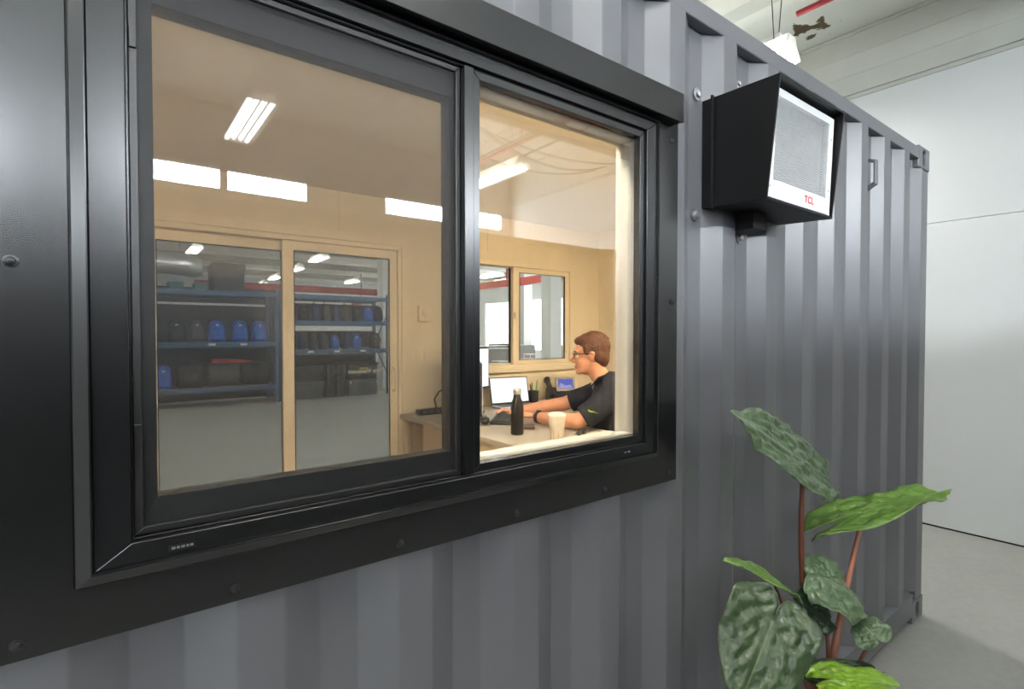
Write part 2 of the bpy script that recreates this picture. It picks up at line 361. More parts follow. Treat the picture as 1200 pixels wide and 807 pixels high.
for i, (a, b) in enumerate(FW_):
    wn = thing('window_%d' % (i + 20), None, None, (HX1, (a + b) / 2, 0.9), kind='structure'); wn['label'] = '%s of the tall overexposed windows far across the hall' % ['nearest', 'second nearest', 'third nearest', 'farthest'][i]
    n = 3; st = (b - a) / n
    for k in range(n): box('pane', (HX1 + 0.06, a + st * k + 0.03, 0.93), (HX1 + 0.07, a + st * (k + 1) - 0.03, 2.97), 'bigpane', wn)
    for k in range(n + 1): box('mullion', (HX1 + 0.03, a + st * k - 0.03, 0.9), (HX1 + 0.08, a + st * k + 0.03, 3.0), 'column', wn)

# hall beams, pipes and cables
tag(box('ceiling_beam', (HX0 + 0.1, -2.46, 3.72), (5.28, -2.34, 3.84), 'beam_brown'), 'brown steel beam hung below the ceiling across the aisle', 'beam')
def pipe(name, pts, r, m, label, cat='pipe'):
    return tag(MB().tube(pts, r, 10).build(name, m, None, smooth=True), label, cat)
pipe('sprinkler_pipe', [(4.19, -4.9, 4.02), (4.19, 1.9, 4.02)], 0.022, 'redpipe', 'dark red pipe under the ceiling leading to the hanging lamp')
pipe('conduit', [(3.9, -4.9, 3.90), (3.9, 0.2, 3.90)], 0.022, 'pipe_grey', 'grey conduit running above the lamp over the opposite container')
pipe('conduit', [(4.35, -4.9, 3.93), (4.35, 0.2, 3.93)], 0.016, 'pipe_grey', 'slim grey conduit beside the dark red ceiling pipe')
for i, (sx, sy, dz) in enumerate([(2.9, -2.75, 0.12), (3.3, -2.9, 0.18), (2.6, -3.1, 0.22)]):
    pts = [(sx + (5.2 - sx) * t, sy, 3.78 - dz * 4 * t * (1 - t)) for t in [k / 16 for k in range(17)]]
    pipe('ceiling_cable', pts, 0.007, 'cable', ['dark cable sagging least below the ceiling beam', 'dark cable sagging behind the ceiling beam', 'dark cable sagging lowest behind the ceiling beam'][i], 'cable')

# hanging fluorescent lamps
def make_lamp():
    r = thing('hanging_lamp')
    L = 1.24
    # hooded reflector, open below
    sec = [(-0.055, 0.09), (0.055, 0.09), (0.075, 0.03), (0.15, -0.06), (0.146, -0.062), (0.07, 0.022), (-0.07, 0.022), (-0.146, -0.062), (-0.15, -0.06), (-0.075, 0.03)]
    MB().prism([(x, 0, z) for x, z in sec], (0, L, 0)).build('reflector', 'acrylic', r)
    for y in (0.004, L - 0.004):
        MB().prism([(x, y - 0.003, z) for x, z in [(-0.055, 0.088), (0.055, 0.088), (0.074, 0.03), (0.147, -0.06), (-0.147, -0.06), (-0.074, 0.03)]], (0, 0.006, 0)).build('end_plate', 'acrylic', r)
    for x in (-0.096, -0.033, 0.033, 0.096):
        MB().tube([(x, 0.02, -0.034 + (0.012 if abs(x) < 0.05 else 0)), (x, L - 0.02, -0.034 + (0.012 if abs(x) < 0.05 else 0))], 0.022, 10).build('tube', 'tube', r, smooth=True)
    for y in (0.12, L - 0.12):
        for s in (-1, 1):
            MB().tube([(s * 0.03, y, 0.088), (s * 0.10, y, 0.58)], 0.004, 6).build('hanger_wire', 'cable', r)
    MB().box((-0.03, 0.08, 0.088), (0.03, 0.28, 0.14)).build('ballast_box', 'lampwhite', r)
    return r
LAMPS = [(4.07, 1.88, 'white hanging lamp above the container end, beside the white wall'),
         (4.1, -4.52, 'hanging lamp over the opposite container, near the white end wall'),
         (1.1, -4.42, 'hanging lamp over the middle of the opposite container'),
         (-1.9, -4.42, 'hanging lamp over the far left of the opposite container'),
         (1.1, -0.72, 'hanging lamp above the aisle beside the window'),
         (-1.9, -0.72, 'hanging lamp above the aisle, left of the window'),
         (1.67, 14.6, 'hanging lamp above the left part of the blue racking'),
         (4.65, 14.4, 'nearest lamp of the row seen through the right door pane'),
         (4.80, 17.3, 'second lamp of the row seen through the right door pane'),
         (4.90, 20.4, 'third lamp of the row behind the racking'),
         (5.10, 23.5, 'last lamp of the row behind the racking'),
         (7.75, 20.2, 'nearer lamp at the right above the red girder'),
         (8.3, 24.2, 'farther lamp at the right above the red girder'),
         (1.67, 7.0, 'hanging lamp over the open floor beyond the glass door'),
         (4.6, 7.6, 'hanging lamp over the open floor right of the glass door'),
         (-1.5, 9.6, 'hanging lamp over the floor left of the glass door'),
         (1.67, 10.2, 'added fill lamp before the blue racks, above the left door pane'),  # extra unseen lamps, down to the far left one, added to brighten the floor
         (4.7, 11.2, 'added fill lamp before the blue racks, above the right door pane'),
         (-1.5, 5.6, 'added fill lamp behind the container, far left of the glass door'),
         (1.67, 3.9, 'added fill lamp just behind the container by the glass door'),
         (4.6, 4.4, 'added fill lamp just behind the container near its right end'),
         (-1.5, 12.6, 'added fill lamp left of the blue racks'),
         (7.2, 6.4, 'added fill lamp nearest beyond the office window'),
         (-4.5, 8.6, 'added fill lamp over the floor at the far left'),
         (7.9, 10.2, 'lamp seen through the upper part of the office window'),
         (7.9, 13.6, 'second lamp seen through the office window'),
         (11.0, 11.8, 'third lamp seen through the office window'),
         (11.0, 15.0, 'farther lamp of the row seen through the office window'),
         (12.6, 16.4, 'farthest lamp seen through the office window')]
lamp0 = make_lamp()
for i, (x, y, lab) in enumerate(LAMPS):
    o = lamp0 if i == 0 else copy_tree(lamp0)
    o.location = (x, y, 3.71 if i != 0 else 3.72); tag(o, lab, 'lamp', 'fluorescent lamps hanging from the hall ceiling')

# ---------------------------------------------------------------- shipping containers (local: front face y=0 facing -y)
CLEN, CWID, CHT = 6.058, 2.438, 2.591
def casting(parent, x, y, z, m):
    bm = bmesh.new(); W, D, H = 0.178, 0.162, 0.118
    out = [bm.verts.new((px, 0, pz)) for px, pz in ((0, 0), (W, 0), (W, H), (0, H))]
    ctr = (W / 2, H / 2); hole = []
    for k in range(16):
        t = 2 * PI * k / 16; hx = 0.026 * math.cos(t); hz = 0.026 * math.sin(t) + (0.018 if math.sin(t) > 0 else -0.018)
        hole.append(bm.verts.new((ctr[0] + hx, 0, ctr[1] + hz)))
    es = [bm.edges.new((out[i], out[(i + 1) % 4])) for i in range(4)] + [bm.edges.new((hole[i], hole[(i + 1) % 16])) for i in range(16)]
    bmesh.ops.triangle_fill(bm, use_beauty=True, edges=es)
    deep = [bm.verts.new((v.co.x, 0.06, v.co.z)) for v in hole]
    for i in range(16): bm.faces.new((hole[i], hole[(i + 1) % 16], deep[(i + 1) % 16], deep[i]))
    bm.faces.new(deep)
    back = [bm.verts.new((v.co.x, D, v.co.z)) for v in out]
    for i in range(4): bm.faces.new((out[i], back[i], back[(i + 1) % 4], out[(i + 1) % 4]))
    bm.faces.new(back); bmesh.ops.recalc_face_normals(bm, faces=bm.faces)
    me = bpy.data.meshes.new('corner_casting'); bm.to_mesh(me); bm.free()
    me.transform(Matrix.Translation((x, y, z)))
    return link('corner_casting', me, m, parent, bevel=0.006)
def corr_points(x0, x1, phase):
    pts = []; k = math.floor((x0 - phase) / 0.278) - 1
    while True:
        b = phase + 0.278 * k
        if b > x1: break
        for dx, dy in ((0, 0), (0.072, 0), (0.140, 0.036), (0.210, 0.036)): pts.append((b + dx, dy))
        k += 1
    def yat(x):
        for (xa, ya), (xb, yb) in zip(pts, pts[1:]):
            if xa <= x <= xb: return ya + (yb - ya) * (x - xa) / (xb - xa)
        return 0
    return pts, yat
def corrugated(name, x0, x1, z0, z1, phase, m, parent, opening=None):
    pts, yat = corr_points(x0, x1, phase)
    xs = {x0, x1} | {p[0] for p in pts if x0 < p[0] < x1}; zs = [z0, z1]
    if opening: xs |= {opening[0], opening[1]}; zs = [z0, opening[2], opening[3], z1]
    xs = sorted(xs); mb = MB(); nz = len(zs); ids = {}
    def vid(i, j, k):
        if (i, j, k) not in ids: ids[(i, j, k)] = len(mb.v); mb.v.append((xs[i], yat(xs[i]) + 0.002 * k, zs[j]))
        return ids[(i, j, k)]
    for i in range(len(xs) - 1):
        for j in range(nz - 1):
            if opening and opening[0] <= (xs[i] + xs[i + 1]) / 2 <= opening[1] and j == 1: continue
            mb.f.append((vid(i, j, 0), vid(i + 1, j, 0), vid(i + 1, j + 1, 0), vid(i, j + 1, 0)))
    return mb.build(name, m, parent)
def soften(o):
    b = o.modifiers.new('bevel', 'BEVEL'); b.width = 0.014; b.segments = 4; b.limit_method = 'ANGLE'; b.angle_limit = math.radians(15); o.data.shade_smooth()
def make_container(loc, rz, label, m, phase, opening=None, shell=True):
    r = thing('shipping_container', label, 'container'); P = r
    sp_ = corrugated('side_panel', 0.14, CLEN - 0.12, 0.17, 2.518, phase, m, P, opening); soften(sp_)
    # top rail, bottom rail (front)
    box('top_rail', (0.178, 0.0, 2.515), (CLEN - 0.178, 0.06, 2.575), m, P, 0.004)
    box('bottom_rail', (0.178, -0.002, 0.045), (CLEN - 0.178, 0.05, 0.165), m, P, 0.003)
    MB().prism([(0.178, -0.004, 0.166), (0.178, 0.05, 0.186), (0.178, 0.05, 0.160), (0.178, -0.004, 0.160)], (CLEN - 0.356, 0, 0)).build('rail_flange', m, P)
    box('top_rail', (0.178, CWID - 0.06, 2.515), (CLEN - 0.178, CWID, 2.575), m, P, 0.004)
    box('bottom_rail', (0.178, CWID - 0.05, 0.045), (CLEN - 0.178, CWID, 0.165), m, P, 0.003)
    for x in (0, CLEN - 0.178):
        for y in (0, CWID - 0.162):
            for z in (0, CHT - 0.118): casting(P, x, y, z, m)
    for x, s in ((0.008, 1), (CLEN - 0.118, -1)):
        for y in (0.004, CWID - 0.104):
            box('corner_post', (x, y, 0.118), (x + 0.11, y + 0.10, CHT - 0.118), m, P, 0.006)
    for x in (0.02, CLEN - 0.03): box('end_panel', (x, 0.104, 0.118), (x + 0.01, CWID - 0.104, CHT - 0.118), m, P)
    for x in (0.0, CLEN - 0.06):
        box('end_beam', (x, 0.162, CHT - 0.1), (x + 0.06, CWID - 0.162, CHT - 0.01), m, P, 0.004)
    box('roof', (0.06, 0.06, 2.548), (CLEN - 0.06, CWID - 0.06, 2.556), m, P)
    box('underfloor', (0.06, 0.05, 0.10), (CLEN - 0.06, CWID - 0.05, 0.15), m, P)
    if shell: box('rear_panel', (0.178, CWID - 0.03, 0.165), (CLEN - 0.178, CWID - 0.02, 2.515), m, P)
    r.location = loc; r.rotation_euler = (0, 0, rz); return r
XA = 3.612 - CLEN; YA = 0.92
cA = make_container((XA, YA, 0), 0, 'dark grey corrugated shipping container with a big black framed window', 'paint', 1.543 - XA, (0.0 - 0.03 - XA, 1.19 - XA, 1.25, 2.15), shell=False)
WPOS[cA] = Vector((XA, YA, 0))
cB = make_container((4.84, -2.4, 0), PI, 'dark grey shipping container standing opposite against the hall wall', 'paint2', 0.3)
def world_child(parent, o):     # world-built mesh goes under a moved container
    o.parent = parent; o.location = -WPOS[parent]; return o
# bolts, lashing bracket
def bolt(parent, x, y, z, r, m, h=0.006, name='bolt'):
    mb = MB().lathe([(r * 1.5, 0), (r * 1.5, -h * 0.3), (r, -h * 0.35), (r * 0.8, -h * 0.85), (r * 0.3, -h)], (x, y, z), 12, 'y')
    o = mb.build(name, m, parent, smooth=True, recalc=True); return o
for x, z in ((1.445, 2.319), (1.44, 1.948)):
    bolt(cA, x, 0.953, z, 0.013, 'steel', 0.014)
bolt(cA, 1.685, 0.955, 2.42, 0.010, 'steel', 0.012); bolt(cA, 1.70, 0.955, 1.905, 0.012, 'steel', 0.016)
lb = MB().prism([(2.776, 0.958, 2.235), (2.776, 0.905, 2.265), (2.776, 0.905, 2.375), (2.776, 0.958, 2.395), (2.776, 0.958, 2.38), (2.776, 0.915, 2.365), (2.776, 0.915, 2.275), (2.776, 0.958, 2.252)], (0.03, 0, 0)).build('lashing_bracket', 'paint', cA, bevel=0.002)
for z in (2.22, 2.41): bolt(cA, 2.785, 0.957, z, 0.008, 'steel', 0.012)
# ---------------------------------------------------------------- the big window
def mitre_frame(name, o, i, y0, y1, m, parent, bevel=0.0012):
    (ax0, ax1, az0, az1), (bx0, bx1, bz0, bz1) = o, i
    quads = [[(ax0, az0), (ax1, az0), (bx1, bz0), (bx0, bz0)], [(ax1, az0), (ax1, az1), (bx1, bz1), (bx1, bz0)],
             [(ax1, az1), (ax0, az1), (bx0, bz1), (bx1, bz1)], [(ax0, az1), (ax0, az0), (bx0, bz0), (bx0, bz1)]]
    out = []
    for q in quads:
        out.append(MB().prism([(x, y0, z) for x, z in q], (0, y1 - y0, 0)).build(name, m, parent, bevel=bevel))
    return out
W1 = thing('window_1', 'large black framed sliding window with an insect screen on the left half', None, (0.6, 0.92, 1.16), kind='structure')
pl = slab('flashing_plate', [-0.42, -0.043, 1.204, 1.293], [1.160, 1.238, 2.165, 2.245], lambda u, v: -0.043 < u < 1.204 and 1.238 < v < 2.165, lambda u, v, d: (u, d, v), 'plate', W1, (0.911, 0.918))
b = pl.modifiers.new('bevel', 'BEVEL'); b.width = 0.0015; b.segments = 2; b.limit_method = 'ANGLE'
for x, z in ((-0.101, 1.181), (0.149, 1.181), (0.43, 1.183), (0.708, 1.183), (0.992, 1.183), (1.257, 1.186), (1.263, 2.124), (1.268, 1.672), (-0.1, 1.672)):
    bolt(pl, x, 0.911, z, 0.0055, 'darkbolt', 0.007)
# raised lip round the frame: sloped faces
def lip_ring(name, o, i, yo, yi, yb, m, parent):
    (ax0, ax1, az0, az1), (bx0, bx1, bz0, bz1) = o, i
    A = [(ax0, az0), (ax1, az0), (ax1, az1), (ax0, az1)]; B = [(bx0, bz0), (bx1, bz0), (bx1, bz1), (bx0, bz1)]
    v = [(x, yb, z) for x, z in A] + [(x, yo, z) for x, z in A] + [(x, yi, z) for x, z in B] + [(x, yb, z) for x, z in B]
    f = []
    for r_ in range(3):
        for k in range(4): f.append((r_ * 4 + k, r_ * 4 + (k + 1) % 4, r_ * 4 + 4 + (k + 1) % 4, r_ * 4 + 4 + k))
    for k in range(4): f.append((12 + k, 12 + (k + 1) % 4, (k + 1) % 4, k))
    return MB().add(v, f).build(name, m, parent, bevel=0.0025, recalc=True)
lip_ring('lip', (-0.043, 1.205, 1.236, 2.166), (-0.0235, 1.1935, 1.2545, 2.1555), 0.907, 0.899, 0.925, 'frame', W1)
mitre_frame('frame_member', (-0.0232, 1.1932, 1.2548, 2.1552), (0.019, 1.151, 1.285, 2.128), 0.908, 0.985, 'frame', W1)
for k, (dx, dz) in enumerate(((0.029, 0.02),)):   # inner shadow step
    mitre_frame('frame_step', (0.0192, 1.1508, 1.2852, 2.1278), (0.0225, 1.147, 1.289, 2.124), 0.917, 0.985, 'frame', W1, 0.0008)
box('mullion', (0.573, 0.908, 1.2895), (0.5955, 0.985, 2.1235), 'frame', W1, 0.0012)
# fixed right light
mitre_frame('glazing_bead', (0.596, 1.1465, 1.2895, 2.1235), (0.6145, 1.130, 1.3075, 2.1065), 0.915, 0.936, 'frame', W1)
for y in (0.931, 0.952):
    box('pane', (0.6145, y, 1.3075), (1.130, y + 0.004, 2.1065), 'glass', W1)
# left sliding sash and screen
sash = mitre_frame('sash_member', (0.0228, 0.612, 1.2895, 2.1235), (0.0525, 0.556, 1.337, 2.064), 0.940, 0.976, 'sash', W1, 0.0015)
for y in (0.950, 0.965):
    box('pane', (0.0525, y, 1.337), (0.556, y + 0.003, 2.064), 'glass', W1)
mitre_frame('screen_frame', (0.0228, 0.5728, 1.2895, 2.1235), (0.034, 0.5615, 1.3005, 2.1125), 0.924, 0.934, 'sash', W1, 0.0015)
box('insect_screen', (0.034, 0.9285, 1.3005), (0.5615, 0.9293, 2.1125), 'screen', W1)
for z in (1.42, 1.985):   # screen corner latches
    box('screen_latch', (0.024, 0.920, z), (0.033, 0.9245, z + 0.03), 'sash', W1, 0.001)
mk = box('maker_label', (0.062, 0.9065, 1.262), (0.098, 0.9085, 1.271), 'rubber', W1)
for k, (a, b_) in enumerate(((0.066, 0.071), (0.0725, 0.0765), (0.078, 0.083), (0.0845, 0.088), (0.0895, 0.0935))):
    box('label_mark', (a, 0.9062, 1.2648), (b_, 0.9066, 1.2682), 'steel', mk)
for x in (1.064, 1.078): box('drain_slot', (x, 0.9075, 1.268), (x + 0.008, 0.9085, 1.2715), 'steel', W1)
# hood over the window
hd = MB().prism([(-0.42, 0.911, 2.170), (-0.42, 0.878, 2.166), (-0.42, 0.878, 2.246), (-0.42, 0.911, 2.256)], (1.692, 0, 0)).build('window_hood', 'plate', W1, bevel=0.0015)
# inner jambs and sill
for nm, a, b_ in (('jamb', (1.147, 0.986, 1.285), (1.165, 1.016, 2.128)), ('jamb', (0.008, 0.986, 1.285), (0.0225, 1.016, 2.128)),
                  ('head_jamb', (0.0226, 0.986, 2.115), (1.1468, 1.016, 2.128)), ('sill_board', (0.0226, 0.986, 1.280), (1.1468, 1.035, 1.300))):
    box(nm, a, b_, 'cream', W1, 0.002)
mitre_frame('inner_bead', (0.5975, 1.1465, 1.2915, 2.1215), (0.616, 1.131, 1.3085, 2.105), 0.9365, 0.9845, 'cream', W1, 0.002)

# ---------------------------------------------------------------- office inside the container
OX0, OX1, OY0, OY1, OZ0, OZ1 = XA + 0.15, 3.475, 1.014, 3.27, 0.28, 2.47
S(box('floor_office', (OX0, 0.99, 0.155), (OX1, OY1 + 0.085, OZ0), 'office_floor'))
S(box('ceiling_office', (OX0, 0.99, OZ1), (OX1, OY1 + 0.085, OZ1 + 0.04), 'office_ceiling'))
S(slab('wall_office_near', [OX0, 0.006, 1.167, OX1], [OZ0, 1.279, 2.129, OZ1], lambda u, v: 0.006 < u < 1.167 and 1.279 < v < 2.129, lambda u, v, d: (u, d, v), 'tan_wall', None, (0.992, OY0)))
S(box('wall_office_right', (OX1, 0.99, OZ0), (OX1 + 0.09, OY1 + 0.085, OZ1), 'tan_wall'))
S(box('wall_office_left', (OX0 - 0.08, 0.99, OZ0), (OX0, OY1 + 0.085, OZ1), 'tan_wall'))
DX0, DX1, DZ0, DZ1 = 0.06, 1.575, 0.30, 2.165     # door opening
NX0, NX1, NZ0, NZ1 = 1.98, 3.15, 1.31, 2.135      # window opening
wf = slab('wall_office_far', [OX0, DX0, DX1, NX0, NX1, OX1], [OZ0, DZ0, NZ0, NZ1, DZ1, OZ1],
          lambda u, v: (DX0 < u < DX1 and DZ0 < v < DZ1) or (NX0 < u < NX1 and NZ0 < v < NZ1), lambda u, v, d: (u, d, v), 'tan_wall', None, (OY1, OY1 + 0.085))
S(wf, 'warm tan office wall opposite the window')
for x in (1.135, 2.262):
    box('panel_seam', (x, OY1 - 0.0012, 2.20), (x + 0.004, OY1 + 0.001, OZ1), 'desk_side', wf)
# sliding glass door
D1 = thing('door_1', 'sliding glass door in the tan office wall with the racking behind it', None, ((DX0 + DX1) / 2, OY1, DZ0), kind='structure')
Y = OY1
mitre_frame('door_trim', (DX0 - 0.03, DX1 + 0.02, 0.282, 2.215), (DX0, DX1 - 0.02, 0.30, 2.165), Y - 0.016, Y + 0.0, 'tan_trim', D1, 0.003)
mitre_frame('door_frame', (DX0, DX1 - 0.0205, 0.301, 2.1645), (DX0 + 0.03, DX1 - 0.045, 0.33, 2.135), Y - 0.01, Y + 0.08, 'tan_trim', D1, 0.002)
mitre_frame('door_stile', (DX0 + 0.031, 0.868, 0.331, 2.134), (0.189, 0.806, 0.45, 2.075), Y + 0.042, Y + 0.072, 'tan_trim', D1, 0.002)
mitre_frame('door_stile', (0.804, DX1 - 0.046, 0.331, 2.134), (0.867, 1.475, 0.45, 2.078), Y + 0.004, Y + 0.036, 'tan_trim', D1, 0.002)
box('pane', (0.189, Y + 0.054, 0.45), (0.806, Y + 0.060, 2.075), 'glass_in', D1)
dp = box('pane', (0.867, Y + 0.016, 0.45), (1.475, Y + 0.022, 2.078), 'glass_in', D1)
mitre_frame('gasket', (0.189, 0.806, 0.45, 2.075), (0.193, 0.802, 0.454, 2.071), Y + 0.040, Y + 0.046, 'rubber', D1, 0)
mitre_frame('gasket', (0.867, 1.475, 0.45, 2.078), (0.871, 1.471, 0.454, 2.074), Y + 0.002, Y + 0.008, 'rubber', D1, 0)
MB().tube([(1.50, Y + 0.004, 1.20), (1.50, Y - 0.035, 1.215), (1.50, Y - 0.04, 1.26), (1.50, Y - 0.04, 1.31), (1.50, Y - 0.035, 1.345), (1.50, Y + 0.004, 1.36)], 0.008, 8).build('handle', 'tan_trim', D1, smooth=True)
text_mesh('name_lettering', 'Chris Veslemes', 0.040, 'white_print', dp, Matrix.Translation((1.325, Y + 0.0235, 1.338)) @ Matrix.Rotation(PI, 4, 'Z') @ Matrix.Rotation(PI / 2, 4, 'X'), 0.0004, 0.0006)
# office window in the far wall
W2 = thing('window_2', 'cream framed sliding office window in the tan wall behind the man', None, ((NX0 + NX1) / 2, Y, NZ0), kind='structure')
mitre_frame('window_frame', (NX0, NX1, NZ0, NZ1), (NX0 + 0.035, NX1 - 0.035, NZ0 + 0.03, NZ1 - 0.03), Y - 0.012, Y + 0.08, 'tan_trim', W2, 0.002)
mitre_frame('sash_member', (NX0 + 0.0355, 2.565, NZ0 + 0.0305, NZ1 - 0.0305), (NX0 + 0.075, 2.512, 1.352, 2.100), Y + 0.042, Y + 0.07, 'tan_trim', W2, 0.002)
mitre_frame('sash_member', (2.515, NX1 - 0.0355, NZ0 + 0.0305, NZ1 - 0.0305), (2.575, 3.066, 1.372, 2.066), Y + 0.006, Y + 0.036, 'tan_trim', W2, 0.002)
box('pane', (NX0 + 0.075, Y + 0.053, 1.352), (2.512, Y + 0.058, 2.100), 'glass_in', W2)
box('pane', (2.575, Y + 0.018, 1.372), (3.066, Y + 0.023, 2.066), 'glass_in', W2)
mitre_frame('gasket', (2.575, 3.066, 1.372, 2.066), (2.579, 3.055, 1.376, 2.062), Y + 0.003, Y + 0.008, 'rubber', W2, 0)
box('gasket', (2.494, Y + 0.036, 1.352), (2.512, Y + 0.044, 2.100), 'rubber', W2)
box('sill', (NX0 - 0.03, Y - 0.03, NZ0 - 0.03), (NX1 + 0.02, Y, NZ0), 'tan_trim', W2, 0.004)
box('latch', (2.520, Y - 0.008, 1.70), (2.532, Y + 0.006, 1.75), 'cream', W2, 0.002)
S(box('trim_1', (1.98, Y - 0.008, 1.225), (OX1, Y, 1.245), 'tan_trim'))
# thermostat, switch
t = thing('thermostat', 'square cream thermostat with a round dial on the tan wall', 'thermostat', (1.715, Y, 1.665))
box('housing', (1.675, Y - 0.03, 1.665), (1.768, Y - 0.0005, 1.775), 'tan_trim', t, 0.005)
MB().lathe([(0.030, -0.030), (0.030, -0.040), (0.024, -0.044)], (1.73, Y, 1.728), 24, 'y').build('dial', 'tan_trim', t, smooth=True, recalc=True)
t = thing('light_switch', 'cream double light switch below the thermostat', 'switch', (1.715, Y, 1.37))
box('wall_plate', (1.665, Y - 0.006, 1.375), (1.765, Y - 0.0005, 1.485), 'tan_trim', t, 0.002)
for x in (1.685, 1.725): box('rocker', (x, Y - 0.011, 1.40), (x + 0.024, Y - 0.006, 1.46), 'tan_trim', t, 0.001)
# warm strip lamps on the office ceiling, along the window wall
for x0, x1, lab in ((-1.9, -0.1, 'warm ceiling strip lamp left of the window wall'), (0.3, 1.9, 'warm ceiling strip lamp above the window'), (2.0, 3.3, 'warm ceiling strip lamp above the seated man')):
    t = thing('strip_lamp', lab, 'lamp', ((x0 + x1) / 2, 1.2, OZ1), 'warm strip lamps on the office ceiling')
    box('lamp_body', (x0, 1.13, 2.44), (x1, 1.27, OZ1 - 0.0005), 'lampwhite', t, 0.004)
    box('diffuser', (x0 + 0.02, 1.14, 2.425), (x1 - 0.02, 1.26, 2.44), 'led', t, 0.003)
# ---------------------------------------------------------------- wall air conditioner
ac = thing('air_conditioner', 'black boxed air conditioner with a white slatted front on the container side', 'air conditioner', (1.69, 0.92, 1.97))
X0, X1 = 1.478, 1.915
side = [(0.956, 1.972), (0.748, 1.963), (0.713, 2.303), (0.956, 2.307)]
for x in (X0, X1 - 0.006):
    MB().prism([(x, y, z) for y, z in side], (0.006, 0, 0)).build('side_panel', 'acblack', ac, bevel=0.0015)
MB().prism([(X0 + 0.006, y, z) for y, z in [(0.956, 2.301), (0.714, 2.297), (0.713, 2.303), (0.956, 2.307)]], (X1 - X0 - 0.012, 0, 0)).build('top_panel', 'acblack', ac)
MB().prism([(X0 + 0.006, y, z) for y, z in [(0.956, 1.972), (0.748, 1.963), (0.747, 1.969), (0.956, 1.978)]], (X1 - X0 - 0.012, 0, 0)).build('bottom_panel', 'acblack', ac)
box('wall_flange', (X0 - 0.012, 0.912, 1.965), (X0, 0.919, 2.31), 'acblack', ac, 0.001)
box('bracket', (1.62, 0.862, 1.915), (1.70, 0.955, 1.970), 'acblack', ac, 0.002)
zb, zt, yb, yt = 1.972, 2.283, 0.7505, 0.738
FP = lambda x, v, d=0.0: (x, yb + (yt - yb) * v + d, zb + (zt - zb) * v)
xa, xb = X0 + 0.008, X1 - 0.02
us = [xa, xa + 0.028, xb - 0.034, xb]; vv = [0.0, 0.165, 0.93, 1.0]
slab('front_frame', us, vv, lambda u, v: us[1] < u < us[2] and vv[1] < v < vv[2], lambda u, v, d: FP(u, v, d), 'acwhite', ac, (0.0, 0.03))
MB().add([FP(us[1], vv[1], 0.022), FP(us[2], vv[1], 0.022), FP(us[2], vv[2], 0.022), FP(us[1], vv[2], 0.022),
          FP(us[1], vv[1], 0.028), FP(us[2], vv[1], 0.028), FP(us[2], vv[2], 0.028), FP(us[1], vv[2], 0.028)],
         [(0,1,2,3),(7,6,5,4),(0,4,5,1),(1,5,6,2),(2,6,7,3),(3,7,4,0)]).build('coil', 'coil', ac)
fin = MB(); nf = 44
for k in range(nf):
    v = vv[1] + (vv[2] - vv[1]) * (k + 0.5) / nf
    p = [FP(us[1] + 0.003, v - 0.0085, 0.002), FP(us[1] + 0.003, v + 0.0070, 0.007), FP(us[1] + 0.003, v + 0.0078, 0.005), FP(us[1] + 0.003, v - 0.0075, 0.000)]
    fin.prism(p, (us[2] - us[1] - 0.006, 0, 0))
fo = fin.build('fins', 'fin', ac); fo['kind'] = 'stuff'
pt = Vector(FP(1.745, 0.085, -0.0006)); tilt = math.atan2(yt - yb, zt - zb)
text_mesh('brand_lettering', 'TCL', 0.030, 'red_print', ac, Matrix.Translation(pt) @ Matrix.Rotation(PI / 2 + math.atan2(yb - yt, zt - zb), 4, 'X'), 0.0004, 0.0008, 1.25)
for x, v in ((xa + 0.012, 0.10), (xa + 0.012, 0.42), (xa + 0.014, 0.75), (xb - 0.015, 0.25), (xb - 0.015, 0.78)):
    p = FP(x, v, 0.0); bolt(ac, p[0], p[1], p[2], 0.0025, 'steel', 0.002, 'screw')

# ---------------------------------------------------------------- plant
def leaf_mat(name, base, vein, rough=0.29):
    m = bpy.data.materials.new(name); m.use_nodes = True; nt = m.node_tree; N = nt.nodes; Lk = nt.links; b = N['Principled BSDF']
    at = N.new('ShaderNodeAttribute'); at.attribute_name = 'vein'
    tc = N.new('ShaderNodeTexCoord'); n = N.new('ShaderNodeTexNoise'); n.inputs['Scale'].default_value = 14; n.inputs['Detail'].default_value = 5
    Lk.new(tc.outputs['Object'], n.inputs['Vector'])
    m1 = N.new('ShaderNodeMix'); m1.data_type = 'RGBA'; m1.inputs[6].default_value = tuple(c * 0.65 for c in base) + (1,); m1.inputs[7].default_value = tuple(c * 1.4 for c in base) + (1,)
    Lk.new(n.outputs['Fac'], m1.inputs[0])
    m2 = N.new('ShaderNodeMix'); m2.data_type = 'RGBA'; m2.inputs[7].default_value = vein + (1,)
    Lk.new(at.outputs['Fac'], m2.inputs[0]); Lk.new(m1.outputs[2], m2.inputs[6]); Lk.new(m2.outputs[2], b.inputs['Base Color'])
    b.inputs['Roughness'].default_value = rough; b.inputs['Specular IOR Level'].default_value = 0.6
    n2 = N.new('ShaderNodeTexNoise'); n2.inputs['Scale'].default_value = 55; n2.inputs['Detail'].default_value = 3; Lk.new(tc.outputs['Object'], n2.inputs['Vector'])
    bp = N.new('ShaderNodeBump'); bp.inputs['Strength'].default_value = 0.45; bp.inputs['Distance'].default_value = 0.01
    Lk.new(n2.outputs['Fac'], bp.inputs['Height']); Lk.new(bp.outputs[0], b.inputs['Normal'])
    return m
M['leaf_dark'] = leaf_mat('dark green leaf', (0.038, 0.068, 0.028), (0.16, 0.20, 0.11))
M['leaf_grey'] = leaf_mat('grey green leaf', (0.075, 0.125, 0.060), (0.24, 0.31, 0.19), 0.28)
M['leaf_bright'] = leaf_mat('fresh green leaf', (0.10, 0.20, 0.03), (0.28, 0.38, 0.12))
M['leaf_lime'] = leaf_mat('yellow green leaf', (0.16, 0.30, 0.012), (0.34, 0.46, 0.10))
